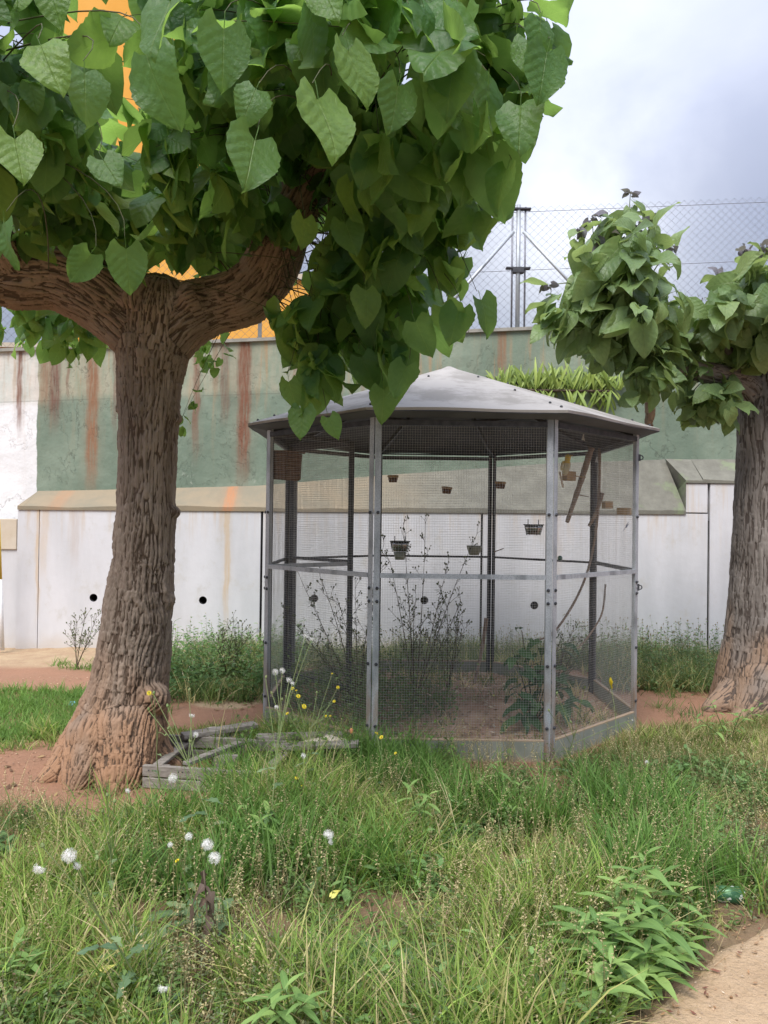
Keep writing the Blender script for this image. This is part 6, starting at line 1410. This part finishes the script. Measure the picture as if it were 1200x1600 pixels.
clock_plant(gp(475, 1260), [Yf(457, 1076, 4.3, 1.0), Yf(466, 1088, 4.3, 1.1), Yf(475, 1104, 4.3, 1.2), Yf(449, 1115, 4.3, .8), Yf(519, 1053, 4.5, .7), Yf(528, 1074, 4.5, .9), Yf(522, 1096, 4.5, .8), Yf(463, 1079, 4.35, .6), Bf(495, 1084, 4.4), Bf(448, 1090, 4.3), Yf(509, 1119, 4.4, .7), Yf(516, 1119, 4.4, .6)], 'yellow wildflower cluster before the left panel of the cage', 'yellow_wildflower', leaves_n=6, sc=.8)
clock_plant(gp(585, 1260), [Yf(588, 1146, 4.3, 1.0), Yf(596, 1152, 4.25, 1.0), Yf(618, 1177, 4.2, .7), Bf(605, 1165, 4.2)], 'small group of yellow flowers at the foot of the near left post', 'yellow_wildflower', leaves_n=5, sc=.7)
clock_plant(gp(468, 1290), [C(474, 1181, 4.0, .95), Yf(463, 1216, 3.9, .8), Yf(471, 1228, 3.9, .4)], 'single white seed clock over a yellow flower right of the pallet', leaves_n=4, sc=.7)
clock_plant(gp(255, 1240), [Yf(233, 1083, 4.25, 1.15), Yf(240, 1084, 4.26, .7), Bf(258, 1150, 4.2)], 'lone yellow flower standing in front of the mulberry trunk', 'yellow_wildflower', leaves_n=3, sc=.6)
clock_plant(gp(1012, 1260), [C(1011, 1191, 4.3, .75), Bf(990, 1180, 4.3)], 'small white seed clock in grass right of the cage', leaves_n=3, sc=.5)
clock_plant(gp(890, 1230), [Bf(893, 1130, 4.4), Bf(858, 1112, 4.4), Bf(913, 1075, 4.5), Bf(870, 1085, 4.5), C(988, 1125, 4.6, .35)], 'thin budding stalk rising before the near right post', leaves_n=4, sc=.7)
clock_plant(gp(365, 1060), [C(366, 985, 6.6, 1.2), C(372, 978, 6.6, 1.0), C(404, 985, 6.6, 1.3), C(401, 1000, 6.6, 1.0), C(376, 990, 6.6, .8)], 'white flowered weed against the wall left of the cage', leaves_n=4)
# the yellow flower caught in the side mesh
q = at(953, 1068, 5.30); t = thing('yellow_flower', 'shaggy yellow flower head caught in the right side mesh', 'flower', q)
for i in range(4): put(FL, t, q + Vector((rp.uniform(-.006, .006), 0, -.024 + .016 * i)), 1.9, Matrix.Rotation(R(70 + 10 * i), 3, 'Y') @ Matrix.Rotation(i, 3, 'Z'))
m = MB(); m.tube(curve_pts(q, gp(960, 1190), .0, Vector((.05, 0, 0))), .002, 5); m.build('stem', M['young_twig'], t)
# yellow fallen leaves and a blue scrap
yl = simple('yellow_dead_leaf', (.62, .56, .10), (.72, .66, .22), 30, .7)
YL = leaf_data(leaf_mesh('l', .06, .035, .01, .02, .35, .3, .1, 5, .1, 1, 2), yl, 'fallen_leaf')
for px, py, s, lab in ((147, 1530, 1.1, 'bright yellow fallen leaf on straw at the lower left'), (515, 1404, .9, 'yellow fallen leaf below the ragged seed clock'), (288, 1383, .8, 'pale yellow leaf among thistles left of centre'), (770, 1088, .5, 'tiny yellow scrap of leaf on the cage floor')):
    d_ = ground_at(px, py, .05 if px != 770 else .06); o = bpy.data.objects.new('fallen_leaf', YL); COL.objects.link(o); o.matrix_world = Matrix.Translation(d_) @ frame((.6, .5, .4), (-.3, -.6, .6)).to_4x4() @ Matrix.Scale(s, 4); tag(o, lab, 'leaf')
c = gp(108, 1105, .02); m = MB(); m.poly([c, c + Vector((.05, 0, .01)), c + Vector((.04, .02, .035)), c + Vector((-.01, .015, .03))]); tag(m.build('plastic_scrap', simple('blue_plastic', (.12, .42, .60), (.2, .5, .7), 30, .4), origin=c), 'scrap of light blue plastic in the grass left of the trunk', 'scrap')
# withered brown plant low at the left
wm = lance_mat('withered_leaf', (.10, .065, .05), (.17, .12, .09), (.25, .20, .15)); WL = [lance_mesh('leaf', .13, .05, .8, .3, wm, 6, 1)] * 2
b = gp(320, 1520); t = thing('withered_weed', 'withered brown weed with curled leaves left of centre near the bottom', 'plant', b); P = curve_pts(b, at(318, 1360, 2.7), 0, Vector((.02, 0, 0))); m = MB(); m.tube(P, .0035, 5); m.build('stem', M['brown_stem'], t, True)
for i in range(13): add_leaf(WL[0], t, P[1 + i % 7], Vector((math.cos(i * 2.4), math.sin(i * 2.4), -.5)), Vector((0, 0, 1)), rp.uniform(.4, .9))
# thistle rosettes
for px, py, lab in ((310, 1440, 'blue green thistle rosette left of the withered weed'), (225, 1500, 'blue green thistle rosette at the lower left'), (620, 1545, 'pale spiny thistle rosette near the bottom middle'), (430, 1200, 'grey green thistle rosette right of the pallet'), (60, 1560, 'leafy rosette in the bottom left corner')):
    b = gp(px, py, .02); t = thing('thistle_rosette', lab, 'plant', b)
    for i in range(15): a = i * 2.4; add_leaf(BL_[i % 2], t, b, Vector((math.cos(a), math.sin(a), .35 + .6 * (i / 15))), Vector((0, 0, 1)), rp.uniform(.8, 1.25))
